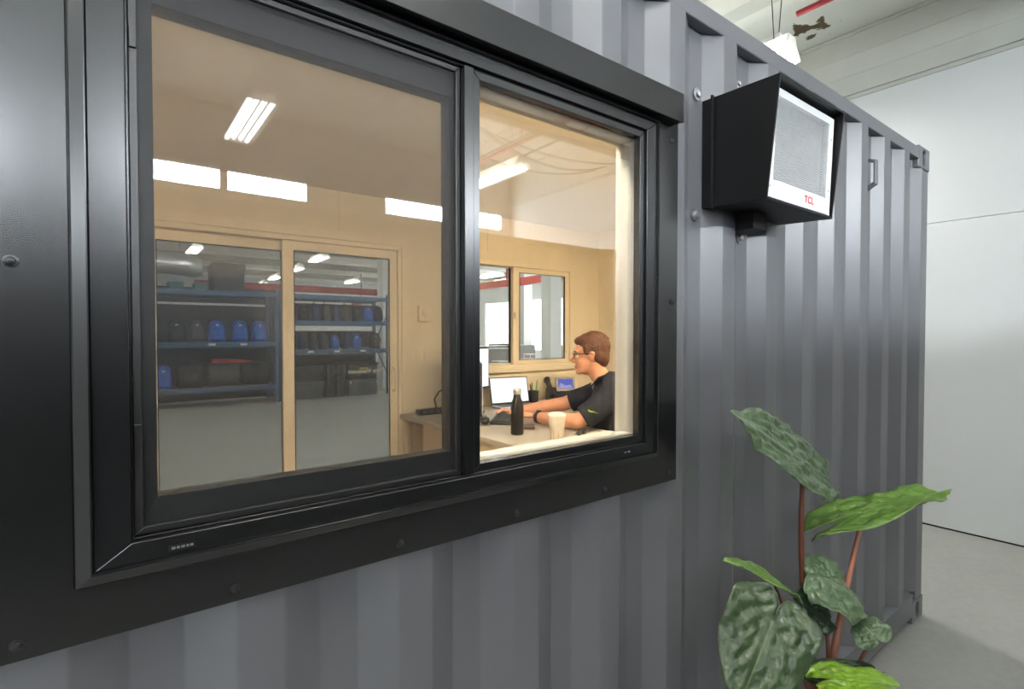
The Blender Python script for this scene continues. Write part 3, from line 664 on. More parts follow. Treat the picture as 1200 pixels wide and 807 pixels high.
M['leaf_deep'] = leaf_mat('deep green leaf', (0.020, 0.038, 0.020), (0.06, 0.10, 0.05))
OUT = [(1.03, 0.0), (0.98, 0.16), (0.86, 0.42), (0.62, 0.75), (0.30, 0.92), (0.05, 1.0), (-0.18, 0.93), (-0.38, 0.72), (-0.47, 0.42), (-0.44, 0.16), (-0.28, 0.03), (-0.02, 0.003)]
def outline(n):
    P = [Vector(p) for p in OUT]; seg = [(P[i + 1] - P[i]).length for i in range(len(P) - 1)]; tot = sum(seg); res = []
    for k in range(n):
        d = tot * k / (n - 1); i = 0
        while i < len(seg) - 1 and d > seg[i]: d -= seg[i]; i += 1
        t = min(1, d / seg[i]); p0 = P[max(i - 1, 0)]; p1 = P[i]; p2 = P[i + 1]; p3 = P[min(i + 2, len(P) - 1)]
        res.append(0.5 * ((2 * p1) + (p2 - p0) * t + (2 * p0 - 5 * p1 + 4 * p2 - p3) * t * t + (3 * p1 - p0 - 3 * p2 + p3) * t ** 3))
    return res
def leaf(A, T, U, L_, m, parent, fold=0.25, droop=0.15, quilt=0.006, wave=0.012, seed=0, lobe=1.0, nv=7):
    A, T, U, L_ = map(Vector, (A, T, U, L_)); e1 = T - A; ln = e1.length; e1.normalize()
    s = (U - L_) / 2; s -= e1 * s.dot(e1); W = s.length; s.normalize(); nrm = e1.cross(s)
    if nrm.dot(Vector((0, 0, 1))) < 0: nrm = -nrm
    n, nr = 43, 15; O = outline(n); mb = MB(); vein = []
    rays = [(p, -1, i / (n - 1)) for i, p in enumerate(O)][::-1] + [(p, 1, i / (n - 1)) for i, p in enumerate(O)][1:]
    rows = []
    for p, sd, q in rays:
        row = []
        for j in range(nr + 1):
            t = (j / nr) if j else 0.001
            a = p.x * t; a = a if a > 0 else a * lobe; b_ = p.y * t * sd
            # side veins leave the midrib in sequence
            if a > 0: ph = (a + 0.35 * abs(b_)) * nv * 0.75
            else: ph = (0.35 * abs(b_) - a * 0.9) * nv * 0.75
            c = math.cos(2 * PI * ph); env = min(1, abs(b_) * 5) * (1 - 0.3 * t)
            h = fold * abs(b_) * W * (1 - 0.45 * abs(b_)) - droop * max(0, a) ** 2 * ln - droop * 0.6 * min(0, a) ** 2 * ln
            h -= quilt * max(0, c) ** 2 * env
            nz = noise.noise(Vector((a * 7 + seed * 3.1, b_ * 7 + seed, 0.3))); h += nz * quilt * 1.3 * min(1, abs(b_) * 4)
            h += wave * t ** 4 * math.sin(q * 17 + sd + seed * 1.7)
            wob = 1 + 0.03 * t ** 4 * math.sin(q * 30 + seed)
            row.append(A + e1 * (a * ln * wob) + s * (b_ * W * wob) + nrm * h)
            mid = max(0.0, 1 - abs(b_) * 38) if a > -0.05 else 0
            vein.append(min(1.0, max(mid, 0.75 * max(0, c) ** 14 * (1 - t ** 6) * (1 if abs(b_) > 0.01 else 0), 0.3 * (t > 0.985))))
        rows.append(row)
    mb.grid(rows); me = mb.mesh('leaf')
    at = me.attributes.new('vein', 'FLOAT', 'POINT')
    for i, v in enumerate(vein): at.data[i].value = v
    bm = bmesh.new(); bm.from_mesh(me); bmesh.ops.remove_doubles(bm, verts=bm.verts, dist=0.0004); bmesh.ops.recalc_face_normals(bm, faces=bm.faces); bm.to_mesh(me); bm.free()
    o = link('leaf', me, m, parent); me.shade_smooth()
    sd_ = o.modifiers.new('thick', 'SOLIDIFY'); sd_.thickness = 0.0016
    return o
def bez(p0, p1, p2, n=12):
    p0, p1, p2 = map(Vector, (p0, p1, p2)); return [p0 * (1 - t) ** 2 + p1 * 2 * t * (1 - t) + p2 * t * t for t in [k / n for k in range(n + 1)]]
plant = thing('elephant_ear_plant', 'large leafed potted plant standing on the floor beside the container', 'plant', (1.64, 0.62, 0.0))
base = (1.635, 0.635, 0.42)
LEAVES = [  # A, T, U, L, material, stem mid, stem material, kw
    ((1.695, 0.734, 1.185), (1.345, 0.752, 1.366), (1.743, 0.801, 1.265), (1.537, 0.729, 1.172), 'leaf_grey', (1.63, 0.735, 0.75), 'stem_red', dict(fold=0.10, droop=0.03, quilt=0.010, wave=0.006, seed=1, lobe=1.15)),
    ((1.953, 0.658, 0.995), (2.166, 0.498, 1.088), (2.146, 0.638, 1.044), (1.919, 0.558, 0.995), 'leaf_bright', (1.74, 0.65, 0.72), 'stem_pink', dict(fold=0.22, droop=0.10, quilt=0.008, seed=2, lobe=1.5)),
    ((1.293, 0.630, 0.870), (1.150, 0.630, 0.715), (1.189, 0.710, 0.838), (1.380, 0.538, 0.818), 'leaf_dark', (1.45, 0.67, 0.78), 'stem_red', dict(fold=0.12, droop=0.06, quilt=0.008, seed=3, lobe=0.7, nv=8)),
    ((1.68, 0.661, 0.852), (1.77, 0.567, 0.801), (1.841, 0.639, 0.855), (1.598, 0.597, 0.808), 'leaf_grey', (1.67, 0.65, 0.66), 'stem_red', dict(fold=-0.18, droop=0.35, quilt=0.008, seed=4)),
    ((1.721, 0.552, 0.721), (1.742, 0.605, 0.745), (1.769, 0.515, 0.741), (1.687, 0.551, 0.677), 'leaf_grey', (1.70, 0.60, 0.58), 'stem_red', dict(fold=-0.2, droop=0.25, quilt=0.004, wave=0.005, seed=5)),
    ((1.514, 0.558, 0.673), (1.665, 0.475, 0.665), (1.630, 0.544, 0.674), (1.487, 0.503, 0.663), 'leaf_lime', (1.58, 0.60, 0.60), 'stem_red', dict(fold=0.15, droop=0.12, quilt=0.005, wave=0.006, seed=6)),
    ((1.499, 0.725, 0.868), (1.353, 0.776, 0.969), (1.506, 0.783, 0.902), (1.376, 0.720, 0.945), 'leaf_bright', (1.56, 0.70, 0.72), 'stem_red', dict(fold=0.3, droop=0.10, quilt=0.004, wave=0.004, seed=7)),
    ((1.611, 0.683, 0.779), (1.660, 0.619, 0.731), (1.653, 0.704, 0.809), (1.565, 0.683, 0.733), 'leaf_deep', (1.60, 0.69, 0.62), 'stem_red', dict(fold=0.1, droop=0.2, quilt=0.005, seed=8)),
    ((1.572, 0.611, 0.641), (1.762, 0.528, 0.616), (1.675, 0.595, 0.658), (1.576, 0.570, 0.625), 'leaf_deep', (1.60, 0.63, 0.56), 'stem_red', dict(fold=0.1, droop=0.1, quilt=0.005, wave=0.006, seed=9))]
for i, (A, T, U, L_, m, mid, sm, kw) in enumerate(LEAVES):
    lf = leaf(A, T, U, L_, m, plant, **kw)
    pts = bez((base[0] + 0.02 * math.cos(i * 2.1), base[1] + 0.02 * math.sin(i * 2.1), base[2]), mid, (A[0], A[1], A[2] - 0.007))
    r0 = 0.0105 if i < 3 else 0.006
    st = MB().tube(pts, [r0 * (1.25 - 0.65 * k / 12) for k in range(13)], 10).build('stem', sm, plant, smooth=True)
MB().lathe([(0.10, 0.0), (0.115, 0.005), (0.15, 0.36), (0.158, 0.36), (0.158, 0.40), (0.145, 0.40), (0.14, 0.37), (0.02, 0.37)], (1.64, 0.62, 0), 32).build('pot', 'pot', plant, smooth=True)
MB().lathe([(0.139, 0.372), (0.10, 0.382), (0.02, 0.39)], (1.64, 0.62, 0), 24).build('soil', 'soil', plant, smooth=True)

# ---------------------------------------------------------------- desk
DZ = 1.04
desk = thing('corner_desk', 'pale laminate corner desk with maple side panels under the office window', 'desk', (1.9, 2.3, OZ0))
pts = [(1.54, 1.30), (2.20, 1.30), (2.20, 2.62), (2.30, 2.72), (3.45, 2.72), (3.45, 3.262), (1.54, 3.262)]
MB().prism([(x, y, DZ - 0.03) for x, y in pts], (0, 0, 0.03)).build('desk_top', 'desk_top', desk, bevel=0.003)
box('side_panel', (1.575, 2.02, OZ0), (1.60, 3.0, DZ - 0.031), 'desk_side', desk, 0.002)
box('side_panel', (1.575, 1.33, OZ0), (1.60, 1.40, DZ - 0.031), 'desk_side', desk, 0.002)
box('rear_panel', (1.61, 3.215, OZ0), (3.44, 3.235, DZ - 0.031), 'desk_side', desk, 0.002)
box('side_panel', (3.40, 2.74, OZ0), (3.425, 3.20, DZ - 0.031), 'desk_side', desk, 0.002)
box('leg', (2.12, 1.34, OZ0), (2.17, 1.39, DZ - 0.031), 'desk_side', desk, 0.002)

# ---------------------------------------------------------------- things on the desk
def local_rot(o, loc, rz): o.location = loc; o.rotation_euler = (0, 0, rz)
def monitor(label, loc, rz, w, h, z0, lit=True):
    r = thing('monitor', label, 'monitor')
    box('bezel', (-w / 2, 0.0, z0), (w / 2, 0.03, z0 + h), 'black_pl', r, 0.004)
    box('display', (-w / 2 + 0.012, -0.002, z0 + 0.016), (w / 2 - 0.012, 0.001, z0 + h - 0.012), 'screen_lit' if lit else 'black_pl', r)
    box('back_housing', (-w * 0.25, 0.03, z0 + h * 0.25), (w * 0.25, 0.055, z0 + h * 0.75), 'black_pl', r, 0.01)
    MB().tube([(0, 0.07, 0.01), (0, 0.07, z0 + h * 0.5), (0, 0.05, z0 + h * 0.5)], 0.018, 10).build('neck', 'black_pl', r, smooth=True)
    MB().lathe([(0.10, 0), (0.10, 0.008), (0.09, 0.012), (0.02, 0.014)], (0, 0.06, 0), 24).build('base', 'black_pl', r, smooth=True)
    local_rot(r, loc, rz); return r
# normals: local -y faces the viewer of the screen
monitor('white lit monitor standing behind the window mullion near the tan wall', (1.985, 3.07, DZ), math.atan2(0.35, 0.87), 0.46, 0.30, 0.145)
monitor('black monitor seen edge-on beside the mouse', (1.858, 2.76, DZ), math.radians(58.5), 0.42, 0.32, 0.045)
# laptop
lp = thing('laptop', 'open laptop with a white screen in front of the tan wall', 'laptop')
box('base', (-0.165, -0.22, 0.0), (0.165, 0.0, 0.016), 'silver', lp, 0.003)
box('keyboard_deck', (-0.145, -0.12, 0.016), (0.145, -0.02, 0.018), 'key', lp)
lid = MB().prism([(-0.165, 0.0, 0.012), (-0.165, 0.045, 0.215), (-0.165, 0.051, 0.214), (-0.165, 0.006, 0.012)], (0.33, 0, 0)).build('lid', 'black_pl', lp)
MB().add([(-0.157, 0.0035, 0.030), (0.157, 0.0035, 0.030), (0.157, 0.0415, 0.207), (-0.157, 0.0415, 0.207), (-0.157, 0.006, 0.030), (0.157, 0.006, 0.030), (0.157, 0.044, 0.207), (-0.157, 0.044, 0.207)],
         [(0,1,2,3),(7,6,5,4),(0,4,5,1),(1,5,6,2),(2,6,7,3),(3,7,4,0)]).build('display', 'screen_lit', lid)
local_rot(lp, (2.375, 3.12, DZ), -0.12)
# keyboard
kb = thing('keyboard', 'black computer keyboard under the man\'s hands', 'keyboard')
MB().prism([(-0.215, -0.065, 0), (-0.215, 0.065, 0), (-0.215, 0.065, 0.022), (-0.215, -0.065, 0.010)], (0.43, 0, 0)).build('base', 'black_pl', kb, bevel=0.003)
km = MB().box((-0.0075, -0.0075, 0), (0.0075, 0.0075, 0.005)).mesh('key'); km.materials.append(M['key'])
ksp = MB().box((-0.055, -0.0075, 0), (0.055, 0.0075, 0.005)).mesh('key'); ksp.materials.append(M['key'])
for rw in range(6):
    for c in range(22):
        if rw == 0 and 4 <= c <= 9: continue
        k = bpy.data.objects.new('key', km); COL.objects.link(k); k.parent = kb; k.location = (-0.2 + c * 0.019, -0.048 + rw * 0.019, 0.0125 + rw * 0.0018)
k = bpy.data.objects.new('key', ksp); COL.objects.link(k); k.parent = kb; k.location = (-0.2 + 6.5 * 0.019, -0.048, 0.0125)
local_rot(kb, (1.975, 2.66, DZ), math.atan2(0.72, 0.69))
# mouse
ms = thing('mouse', 'black computer mouse beside the keyboard', 'mouse')
MB().sphere((0, 0, 0.006), (0.028, 0.048, 0.024), 18, 10).build('shell', 'black_pl', ms, smooth=True)
MB().lathe([(0.009, -0.004), (0.009, 0.004)], (0, 0.026, 0.024), 12, 'x').build('wheel', 'bin_grey', ms)
local_rot(ms, (1.765, 2.575, DZ + 0.018), -0.7)
for v in ms.children: pass
# bottle
bt = thing('water_bottle', 'tall black steel water bottle with a silver cap on the desk', 'bottle', (1.727, 2.216, DZ))
MB().lathe([(0.030, 0), (0.035, 0.004), (0.0355, 0.02), (0.0355, 0.145), (0.031, 0.172), (0.022, 0.195), (0.0195, 0.212), (0.0195, 0.216)], (1.727, 2.216, DZ), 32).build('body', 'bottle', bt, smooth=True)
MB().lathe([(0.0205, 0.2165), (0.0215, 0.219), (0.0215, 0.243), (0.020, 0.246), (0.008, 0.247)], (1.727, 2.216, DZ), 32).build('cap', 'silver', bt, smooth=True)
# cup
cp = thing('drink_cup', 'milky plastic drink cup with a lid near the window sill', 'cup', (1.80, 1.98, DZ))
MB().lathe([(0.029, 0), (0.031, 0.003), (0.044, 0.118), (0.044, 0.12)], (1.80, 1.98, DZ), 32).build('body', 'cup', cp, smooth=True)
MB().lathe([(0.0465, 0.1205), (0.0475, 0.125), (0.0455, 0.131), (0.038, 0.133), (0.036, 0.138), (0.01, 0.139)], (1.80, 1.98, DZ), 32).build('lid', 'paper', cp, smooth=True)
for k in range(9):
    a = 2 * PI * k / 9; c, s_ = math.cos(a), math.sin(a)
    hgt = 0.045 + 0.012 * ((k * 7) % 3)
    q = [(1.80 + (0.0315 + 0.011 * h_ / 0.1) * math.cos(a + d), 1.98 + (0.0315 + 0.011 * h_ / 0.1) * math.sin(a + d), DZ + h_) for h_, d in ((0.004, -0.09), (0.004, 0.09), (hgt, 0.05), (hgt, -0.05))]
    MB().prism(q, (0.0006 * c, 0.0006 * s_, 0)).build('streak', 'cup_low', cp)
# phone
ph = thing('desk_phone', 'black desk phone with a handset and a lit blue display', 'phone')
MB().prism([(-0.11, -0.09, 0), (-0.11, 0.09, 0), (-0.11, 0.09, 0.10), (-0.11, 0.075, 0.105), (-0.11, -0.09, 0.02)], (0.22, 0, 0)).build('base', 'black_pl', ph, bevel=0.004)
rr = Matrix.Rotation(math.radians(48), 4, 'X')
sc_ = MB().box((-0.035, -0.012, 0), (0.125, 0.012, 0.115)); sc_.v = [tuple(Matrix.Rotation(-0.30, 3, 'X') @ Vector(q) + Vector((0, 0.03, 0.075))) for q in sc_.v]
scr = sc_.build('screen_housing', 'phone_grey', ph, bevel=0.003)
sd = MB().box((-0.018, -0.0135, 0.018), (0.108, -0.012, 0.10)); sd.v = [tuple(Matrix.Rotation(-0.30, 3, 'X') @ Vector(q) + Vector((0, 0.03, 0.075))) for q in sd.v]
dsp = sd.build('display', 'phone_lit', scr)
hl = MB().prism([(-0.018, -0.0138, 0.022), (0.10, -0.0138, 0.022), (0.09, -0.0138, 0.05), (0.04, -0.0138, 0.045), (0.0, -0.0138, 0.07)], (0, 0.0003, 0)); hl.v = [tuple(Matrix.Rotation(-0.30, 3, 'X') @ Vector(q) + Vector((0, 0.03, 0.075))) for q in hl.v]
hl.build('display_picture', 'phone_hill', dsp)
hs = MB().tube([(-0.10, -0.085, 0.055), (-0.10, -0.07, 0.075), (-0.10, -0.02, 0.10), (-0.10, 0.05, 0.15), (-0.10, 0.075, 0.165), (-0.10, 0.095, 0.155)], [0.024, 0.028, 0.022, 0.022, 0.030, 0.024], 12).build('handset', 'black_pl', ph, smooth=True)
local_rot(ph, (2.87, 3.10, DZ), -0.45)
# pen holder and pens
pen = thing('pen_holder', 'black mesh pen holder next to the laptop', 'pen holder', (2.60, 3.13, DZ))
MB().lathe([(0.035, 0), (0.038, 0.002), (0.042, 0.10), (0.040, 0.10), (0.036, 0.006), (0.01, 0.005)], (2.60, 3.13, DZ), 20).build('cup', 'black_pl', pen, smooth=True)
for i, (dx, dy, m, lab) in enumerate([(-0.02, 0.0, 'black_pl', 'leftmost black pen in the pen holder'), (0.0, 0.012, 'bin_grey', 'dark grey pen in the middle of the pen holder'), (0.022, 0.0, 'green_pen', 'upright green pen in the pen holder'), (0.012, -0.015, 'green_pen', 'leaning green pen in the pen holder')]):
    p0 = Vector((2.60 + dx * 0.5, 3.13 + dy * 0.5, DZ + 0.008)); p1 = Vector((2.60 + dx * 1.6, 3.13 + dy * 1.6, DZ + 0.145 + 0.01 * i))
    r = thing('pen', lab, 'pen', tuple(p0), 'pens in the pen holder')
    MB().tube([p0, p1], 0.0045, 8).build('barrel', m, r); d_ = (p1 - p0).normalized()
    MB().tube([p1, p1 + d_ * 0.012], [0.003, 0.002], 8).build('tip', 'black_pl', r)
# wallet, pad, sunglasses, dock
tag(MB().box((-0.05, -0.035, 0), (0.05, 0.035, 0.016)).build('wallet', 'wood_dark', None, bevel=0.006), 'dark brown wallet on the desk behind the bottle', 'wallet')
o = bpy.data.objects['wallet']; o.location = (1.90, 2.33, DZ); o.rotation_euler = (0, 0, 0.9)
sg = thing('sunglasses', 'folded dark sunglasses lying on the desk by the cup', 'sunglasses')
for sx in (-1, 1): MB().sphere((sx * 0.034, 0, 0.02), (0.029, 0.006, 0.019), 14, 8).build('lens', 'bottle', sg, smooth=True)
MB().tube([(-0.012, 0, 0.026), (0, -0.002, 0.029), (0.012, 0, 0.026)], 0.0025, 6).build('bridge', 'black_pl', sg)
for sx in (-1, 1): MB().tube([(sx * 0.064, 0, 0.028), (sx * 0.05, 0.012 + 0.004 * sx, 0.024), (-sx * 0.05, 0.016 + 0.004 * sx, 0.012)], 0.0028, 6).build('temple', 'black_pl', sg)
local_rot(sg, (1.985, 1.985, DZ), 0.35)
dk = thing('power_strip', 'long black power strip at the left end of the desk', 'power strip', (1.66, 3.12, DZ))
box('body', (1.60, 3.10, DZ), (1.85, 3.16, DZ + 0.04), 'black_pl', dk, 0.01)
for k in range(4): box('socket', (1.63 + k * 0.05, 3.098, DZ + 0.012), (1.655 + k * 0.05, 3.1005, DZ + 0.030), 'bin_grey', dk)
tag(MB().tube([(1.74, 3.12, DZ + 0.04), (1.73, 3.13, DZ + 0.10), (1.78, 3.15, DZ + 0.15), (1.90, 3.18, DZ + 0.15), (1.98, 3.20, DZ + 0.09)], 0.006, 8).build('power_cable', 'cable', None, smooth=True), 'black cable arching up from the power strip', 'cable')
tag(MB().tube(bez((1.70, 2.90, DZ + 0.008), (1.60, 2.70, DZ + 0.008), (1.72, 2.62, DZ + 0.008)) , 0.006, 8).build('power_cable', 'cable', None, smooth=True), 'black cable curled on the desk below the power strip', 'cable')
tag(MB().tube(bez((1.87, 2.88, DZ + 0.006), (2.05, 2.90, DZ + 0.02), (1.99, 3.0, DZ + 0.006)), 0.004, 8).build('power_cable', 'cable', None, smooth=True), 'thin black cable on the desk between the monitors', 'cable')
# ---------------------------------------------------------------- the man at the desk
PO = Vector((2.38, 2.13, 0)); FX = Vector((-0.72, 0.69, 0)).normalized(); LX = Vector((-FX.y, FX.x, 0))
PM = Matrix((FX, LX, Vector((0, 0, 1)))).transposed()       # local (forward, left, up) -> world
def LP(f, l, z): return PO + FX * f + LX * l + Vector((0, 0, z))
HC = LP(0.13, 0, 1.455)
HR = Matrix.Rotation(0.10, 3, LX)                             # head bent slightly down
def HP(f, l, z): return HC + HR @ (FX * f + LX * l + Vector((0, 0, z)))
RH = HR @ PM
man = thing('person', 'man in a dark polo shirt and glasses typing at the desk', 'person', (PO.x, PO.y, OZ0))
B = MB()
eh = lambda mb, c, r: mb.sphere(HP(*c), r, 20, 12, RH)
eh(B, (-0.012, 0, 0.028), (0.098, 0.076, 0.092)); eh(B, (0.028, 0, -0.035), (0.064, 0.058, 0.085)); eh(B, (0.040, 0, -0.082), (0.046, 0.044, 0.032))
eh(B, (0.076, 0, -0.098), (0.019, 0.020, 0.017)); eh(B, (0.074, 0, 0.024), (0.021, 0.046, 0.013)); eh(B, (0.050, 0, -0.035), (0.042, 0.052, 0.03))
B.tube([HP(0.088, 0, 0.012), HP(0.103, 0, -0.012), HP(0.114, 0, -0.030)], [0.008, 0.010, 0.013], 12)
eh(B, (0.103, 0.012, -0.034), (0.010, 0.009, 0.008)); eh(B, (0.103, -0.012, -0.034), (0.010, 0.009, 0.008))
eh(B, (0.090, 0, -0.058), (0.011, 0.021, 0.0075)); eh(B, (0.088, 0, -0.071), (0.011, 0.019, 0.0075))
for s in (-1, 1):
    eh(B, (-0.006, s * 0.076, -0.010), (0.015, 0.008, 0.028)); eh(B, (-0.012, s * 0.081, 0.004), (0.014, 0.007, 0.016))
B.tube([HP(-0.022, 0, -0.05), HP(-0.03, 0, -0.10), LP(0.055, 0, 1.30), LP(0.03, 0, 1.22)], [0.060, 0.056, 0.058, 0.075], 18)
def torso(mb, g):
    for f, z, rf, rl, rz in ((0.0, 0.84, 0.135, 0.175, 0.13), (0.02, 0.96, 0.135, 0.165, 0.15), (0.015, 1.08, 0.125, 0.165, 0.15), (0.0, 1.17, 0.115, 0.175, 0.12)):
        mb.sphere(LP(f, 0, z), (rf + g, rl + g, rz + g), 24, 14, PM)
    mb.tube([LP(0.0, -0.165, 1.245), LP(0.005, -0.08, 1.275), LP(0.01, 0, 1.28), LP(0.005, 0.08, 1.275), LP(0.0, 0.165, 1.245)], [0.058 + g, 0.062 + g, 0.066 + g, 0.062 + g, 0.058 + g], 16)
torso(B, -0.006)
ARM = {1: [(0.01, 0.185, 1.235), (0.11, 0.232, 1.155), (0.205, 0.245, 1.092), (0.33, 0.145, 1.085), (0.46, 0.045, 1.082)],
       -1: [(0.02, -0.185, 1.235), (0.15, -0.225, 1.175), (0.29, -0.245, 1.125), (0.42, -0.215, 1.105), (0.56, -0.185, 1.088)]}
for s in (1, -1):
    B.tube([LP(*p) for p in ARM[s]], [0.055, 0.049, 0.045, 0.042, 0.029], 16)
    B.sphere(LP(*ARM[s][2]), 0.045, 14, 10)
    w_ = Vector(ARM[s][4]); dr = (w_ - Vector(ARM[s][3])); dr.z = 0; dr.normalize(); sd = Vector((-dr.y, dr.x, 0))
    pc = w_ + dr * 0.055; pc.z = 1.085
    B.sphere(LP(*pc), (0.048, 0.038, 0.017), 16, 10, PM @ Matrix((dr, sd, Vector((0, 0, 1)))).transposed())
    for k, (off, ln) in enumerate(((-0.030, 0.062), (-0.010, 0.075), (0.011, 0.080), (0.030, 0.070))):
        if s == 1: off = -off
        r0 = pc + dr * 0.035 + sd * off
        k1 = r0 + dr * ln * 0.45 + Vector((0, 0, 0.010)); k2 = r0 + dr * ln * 0.80 + Vector((0, 0, -0.002)); k3 = r0 + dr * ln + Vector((0, 0, -0.016))
        B.tube([LP(*r0), LP(*k1), LP(*k2), LP(*k3)], [0.010, 0.0092, 0.0084, 0.0072], 10)
    tv = -sd if s == 1 else sd
    t0 = pc - dr * 0.015 + tv * 0.030; t1 = t0 + dr * 0.030 + tv * 0.022 + Vector((0, 0, -0.004)); t2 = t1 + dr * 0.028 + tv * 0.004 + Vector((0, 0, -0.008))
    B.tube([LP(*t0), LP(*t1), LP(*t2)], [0.012, 0.0105, 0.008], 10)
body = remesh(B, 'body', 0.0052, 4, 'skin', man)
# polo shirt with sleeves and collar
SH = MB(); torso(SH, 0.012); SH.sphere(LP(0.005, 0, 1.245), (0.108, 0.165, 0.075), 24, 14, PM)
for s in (1, -1): SH.sphere(LP(0.005, s * 0.17, 1.240), (0.082, 0.080, 0.078), 18, 12, PM)
for s in (1, -1):
    p = [Vector(q) for q in ARM[s]]; e = p[1].lerp(p[2], 0.70)
    SH.tube([LP(*p[0]), LP(*p[1]), LP(*e)], [0.074, 0.070, 0.068], 18)
SH.tube([LP(0.035, 0, 1.30), LP(0.045, 0, 1.335)], [0.080, 0.073], 20)
SH.tube([LP(-0.02, 0.0, 1.29), LP(-0.005, 0, 1.345)], [0.075, 0.062], 20)
shirt = remesh(SH, 'shirt', 0.007, 3, 'shirt', man)
MB().sphere(LP(0.105, 0.005, 1.275), (0.018, 0.024, 0.033), 14, 10, PM).build('undershirt', 'undershirt', man, smooth=True)
for s in (1, -1):
    c = [LP(0.125, s * 0.012, 1.255), LP(0.135, s * 0.045, 1.262), LP(0.085, s * 0.085, 1.315), LP(0.02, s * 0.085, 1.345), LP(0.02, s * 0.078, 1.352), LP(0.085, s * 0.072, 1.328)]
    MB().prism(c, LX * (s * 0.006)).build('collar', 'shirt', man)
# printed marks: lime tick on the sleeve, white crest on the chest
def patch(name, pts2, ctr, nrm, up, m, parent):
    n = Vector(nrm).normalized(); u_ = Vector(up); u_ = (u_ - n * u_.dot(n)).normalized(); r_ = u_.cross(n)
    MB().prism([ctr + r_ * x + u_ * y for x, y in pts2], n * 0.002).build(name, m, parent)
arm_mid = LP(*Vector(ARM[1][1]).lerp(Vector(ARM[1][2]), 0.10)); tocam = (Vector((0, 0, 1.58)) - arm_mid).normalized()
tick = [(-0.030, 0.010), (-0.026, 0.000), (-0.016, -0.006), (0.0, -0.006), (0.032, -0.014), (0.0, 0.000), (-0.014, 0.002), (-0.022, 0.006)]
patch('tick_print', tick, arm_mid + tocam * 0.073, tocam, (0, 0, 1), 'lime', shirt)
cm_ = LP(0.085, 0.13, 1.20)
patch('crest_print', [(-0.009, 0.010), (0.004, 0.012), (0.009, 0.004), (0.002, -0.012), (-0.006, -0.006)], LP(0.112, 0.135, 1.195), (FX * 0.8 + LX), (0, 0, 1), 'paper', shirt)
# hair
HA = MB(); eh(HA, (-0.026, 0, 0.047), (0.102, 0.083, 0.090)); eh(HA, (-0.060, 0, -0.018), (0.056, 0.070, 0.072)); eh(HA, (0.032, 0, 0.088), (0.056, 0.060, 0.032))
eh(HA, (-0.078, 0, 0.03), (0.044, 0.062, 0.065))
for s in (-1, 1): eh(HA, (0.018, s * 0.066, 0.034), (0.022, 0.012, 0.036)); eh(HA, (-0.045, s * 0.062, -0.005), (0.030, 0.018, 0.042))
random.seed(3)
for k in range(90):
    t = random.uniform(0, 2 * PI); p = random.uniform(0.05, 1.1)
    d_ = (math.sin(p) * math.cos(t), math.sin(p) * math.sin(t), math.cos(p))
    c = (-0.026 + 0.100 * d_[0], 0.081 * d_[1], 0.047 + 0.088 * d_[2]); eh(HA, c, (0.013, 0.010, 0.008))
hair = remesh(HA, 'hair', 0.0055, 2, 'hair', man)
# glasses, eyes, watch
gl = MB().tube([HP(0.106, 0.005, 0.012), HP(0.108, 0.0, 0.014), HP(0.106, -0.005, 0.012)], 0.0022, 8).build('glasses', 'black_pl', man)
for s in (-1, 1):
    rim = [HP(0.102 - 0.012 * abs(x) / 0.05, s * (0.032 + 0.026 * math.cos(a)), 0.004 + 0.017 * math.sin(a)) for a in [2 * PI * k / 20 for k in range(21)] for x in (0.026 * math.cos(a),)]
    MB().tube(rim, 0.0022, 6, False).build('rim', 'black_pl', gl, smooth=True)
    MB().tube([HP(0.098, s * 0.058, 0.012), HP(0.085, s * 0.070, 0.012), HP(0.0, s * 0.084, 0.012), HP(-0.022, s * 0.086, 0.0)], 0.0028, 8).build('temple', 'black_pl', gl, smooth=True)
    MB().sphere(HP(0.0755, s * 0.030, 0.001), 0.0125, 14, 10).build('eye', 'paper', man, smooth=True)
    MB().sphere(HP(0.0855, s * 0.030, 0.001), 0.0042, 10, 8).build('iris', 'bottle', man, smooth=True)
    MB().tube([HP(0.090, s * 0.012, 0.026), HP(0.093, s * 0.030, 0.031), HP(0.080, s * 0.048, 0.026)], 0.0035, 8).build('eyebrow', 'hair', man, smooth=True)
wd = (Vector(ARM[1][4]) - Vector(ARM[1][3])).normalized(); wc = Vector(ARM[1][3]).lerp(Vector(ARM[1][4]), 0.80)
wt = MB().tube([LP(*(wc - wd * 0.011)), LP(*(wc + wd * 0.011))], [0.0375, 0.0365], 20).build('watch_strap', 'black_pl', man, smooth=True)
wn_ = LP(*wc) + Vector((0, 0, 0.036)); MB().lathe([(0.016, 0), (0.016, 0.006), (0.012, 0.008)], wn_, 16).build('watch_case', 'bottle', wt, smooth=True)
# trousers, shoes
TR = MB(); TR.sphere(LP(-0.01, 0, 0.825), (0.150, 0.185, 0.105), 24, 12, PM)
for s in (1, -1):
    TR.tube([LP(0.0, s * 0.09, 0.815), LP(0.20, s * 0.11, 0.81), LP(0.42, s * 0.12, 0.79)], [0.088, 0.080, 0.066], 16)
    TR.sphere(LP(0.42, s * 0.12, 0.785), 0.066, 14, 10); TR.tube([LP(0.42, s * 0.12, 0.79), LP(0.41, s * 0.12, 0.58), LP(0.38, s * 0.12, 0.345)], [0.066, 0.060, 0.052], 16)
remesh(TR, 'trousers', 0.010, 3, 'trouser', man)
for s in (1, -1):
    sh = MB(); sh.sphere(LP(0.43, s * 0.12, 0.318), (0.13, 0.045, 0.038), 18, 10, PM); sh.sphere(LP(0.37, s * 0.12, 0.34), (0.055, 0.042, 0.05), 14, 8, PM)
    remesh(sh, 'shoe', 0.008, 2, 'bottle', man)
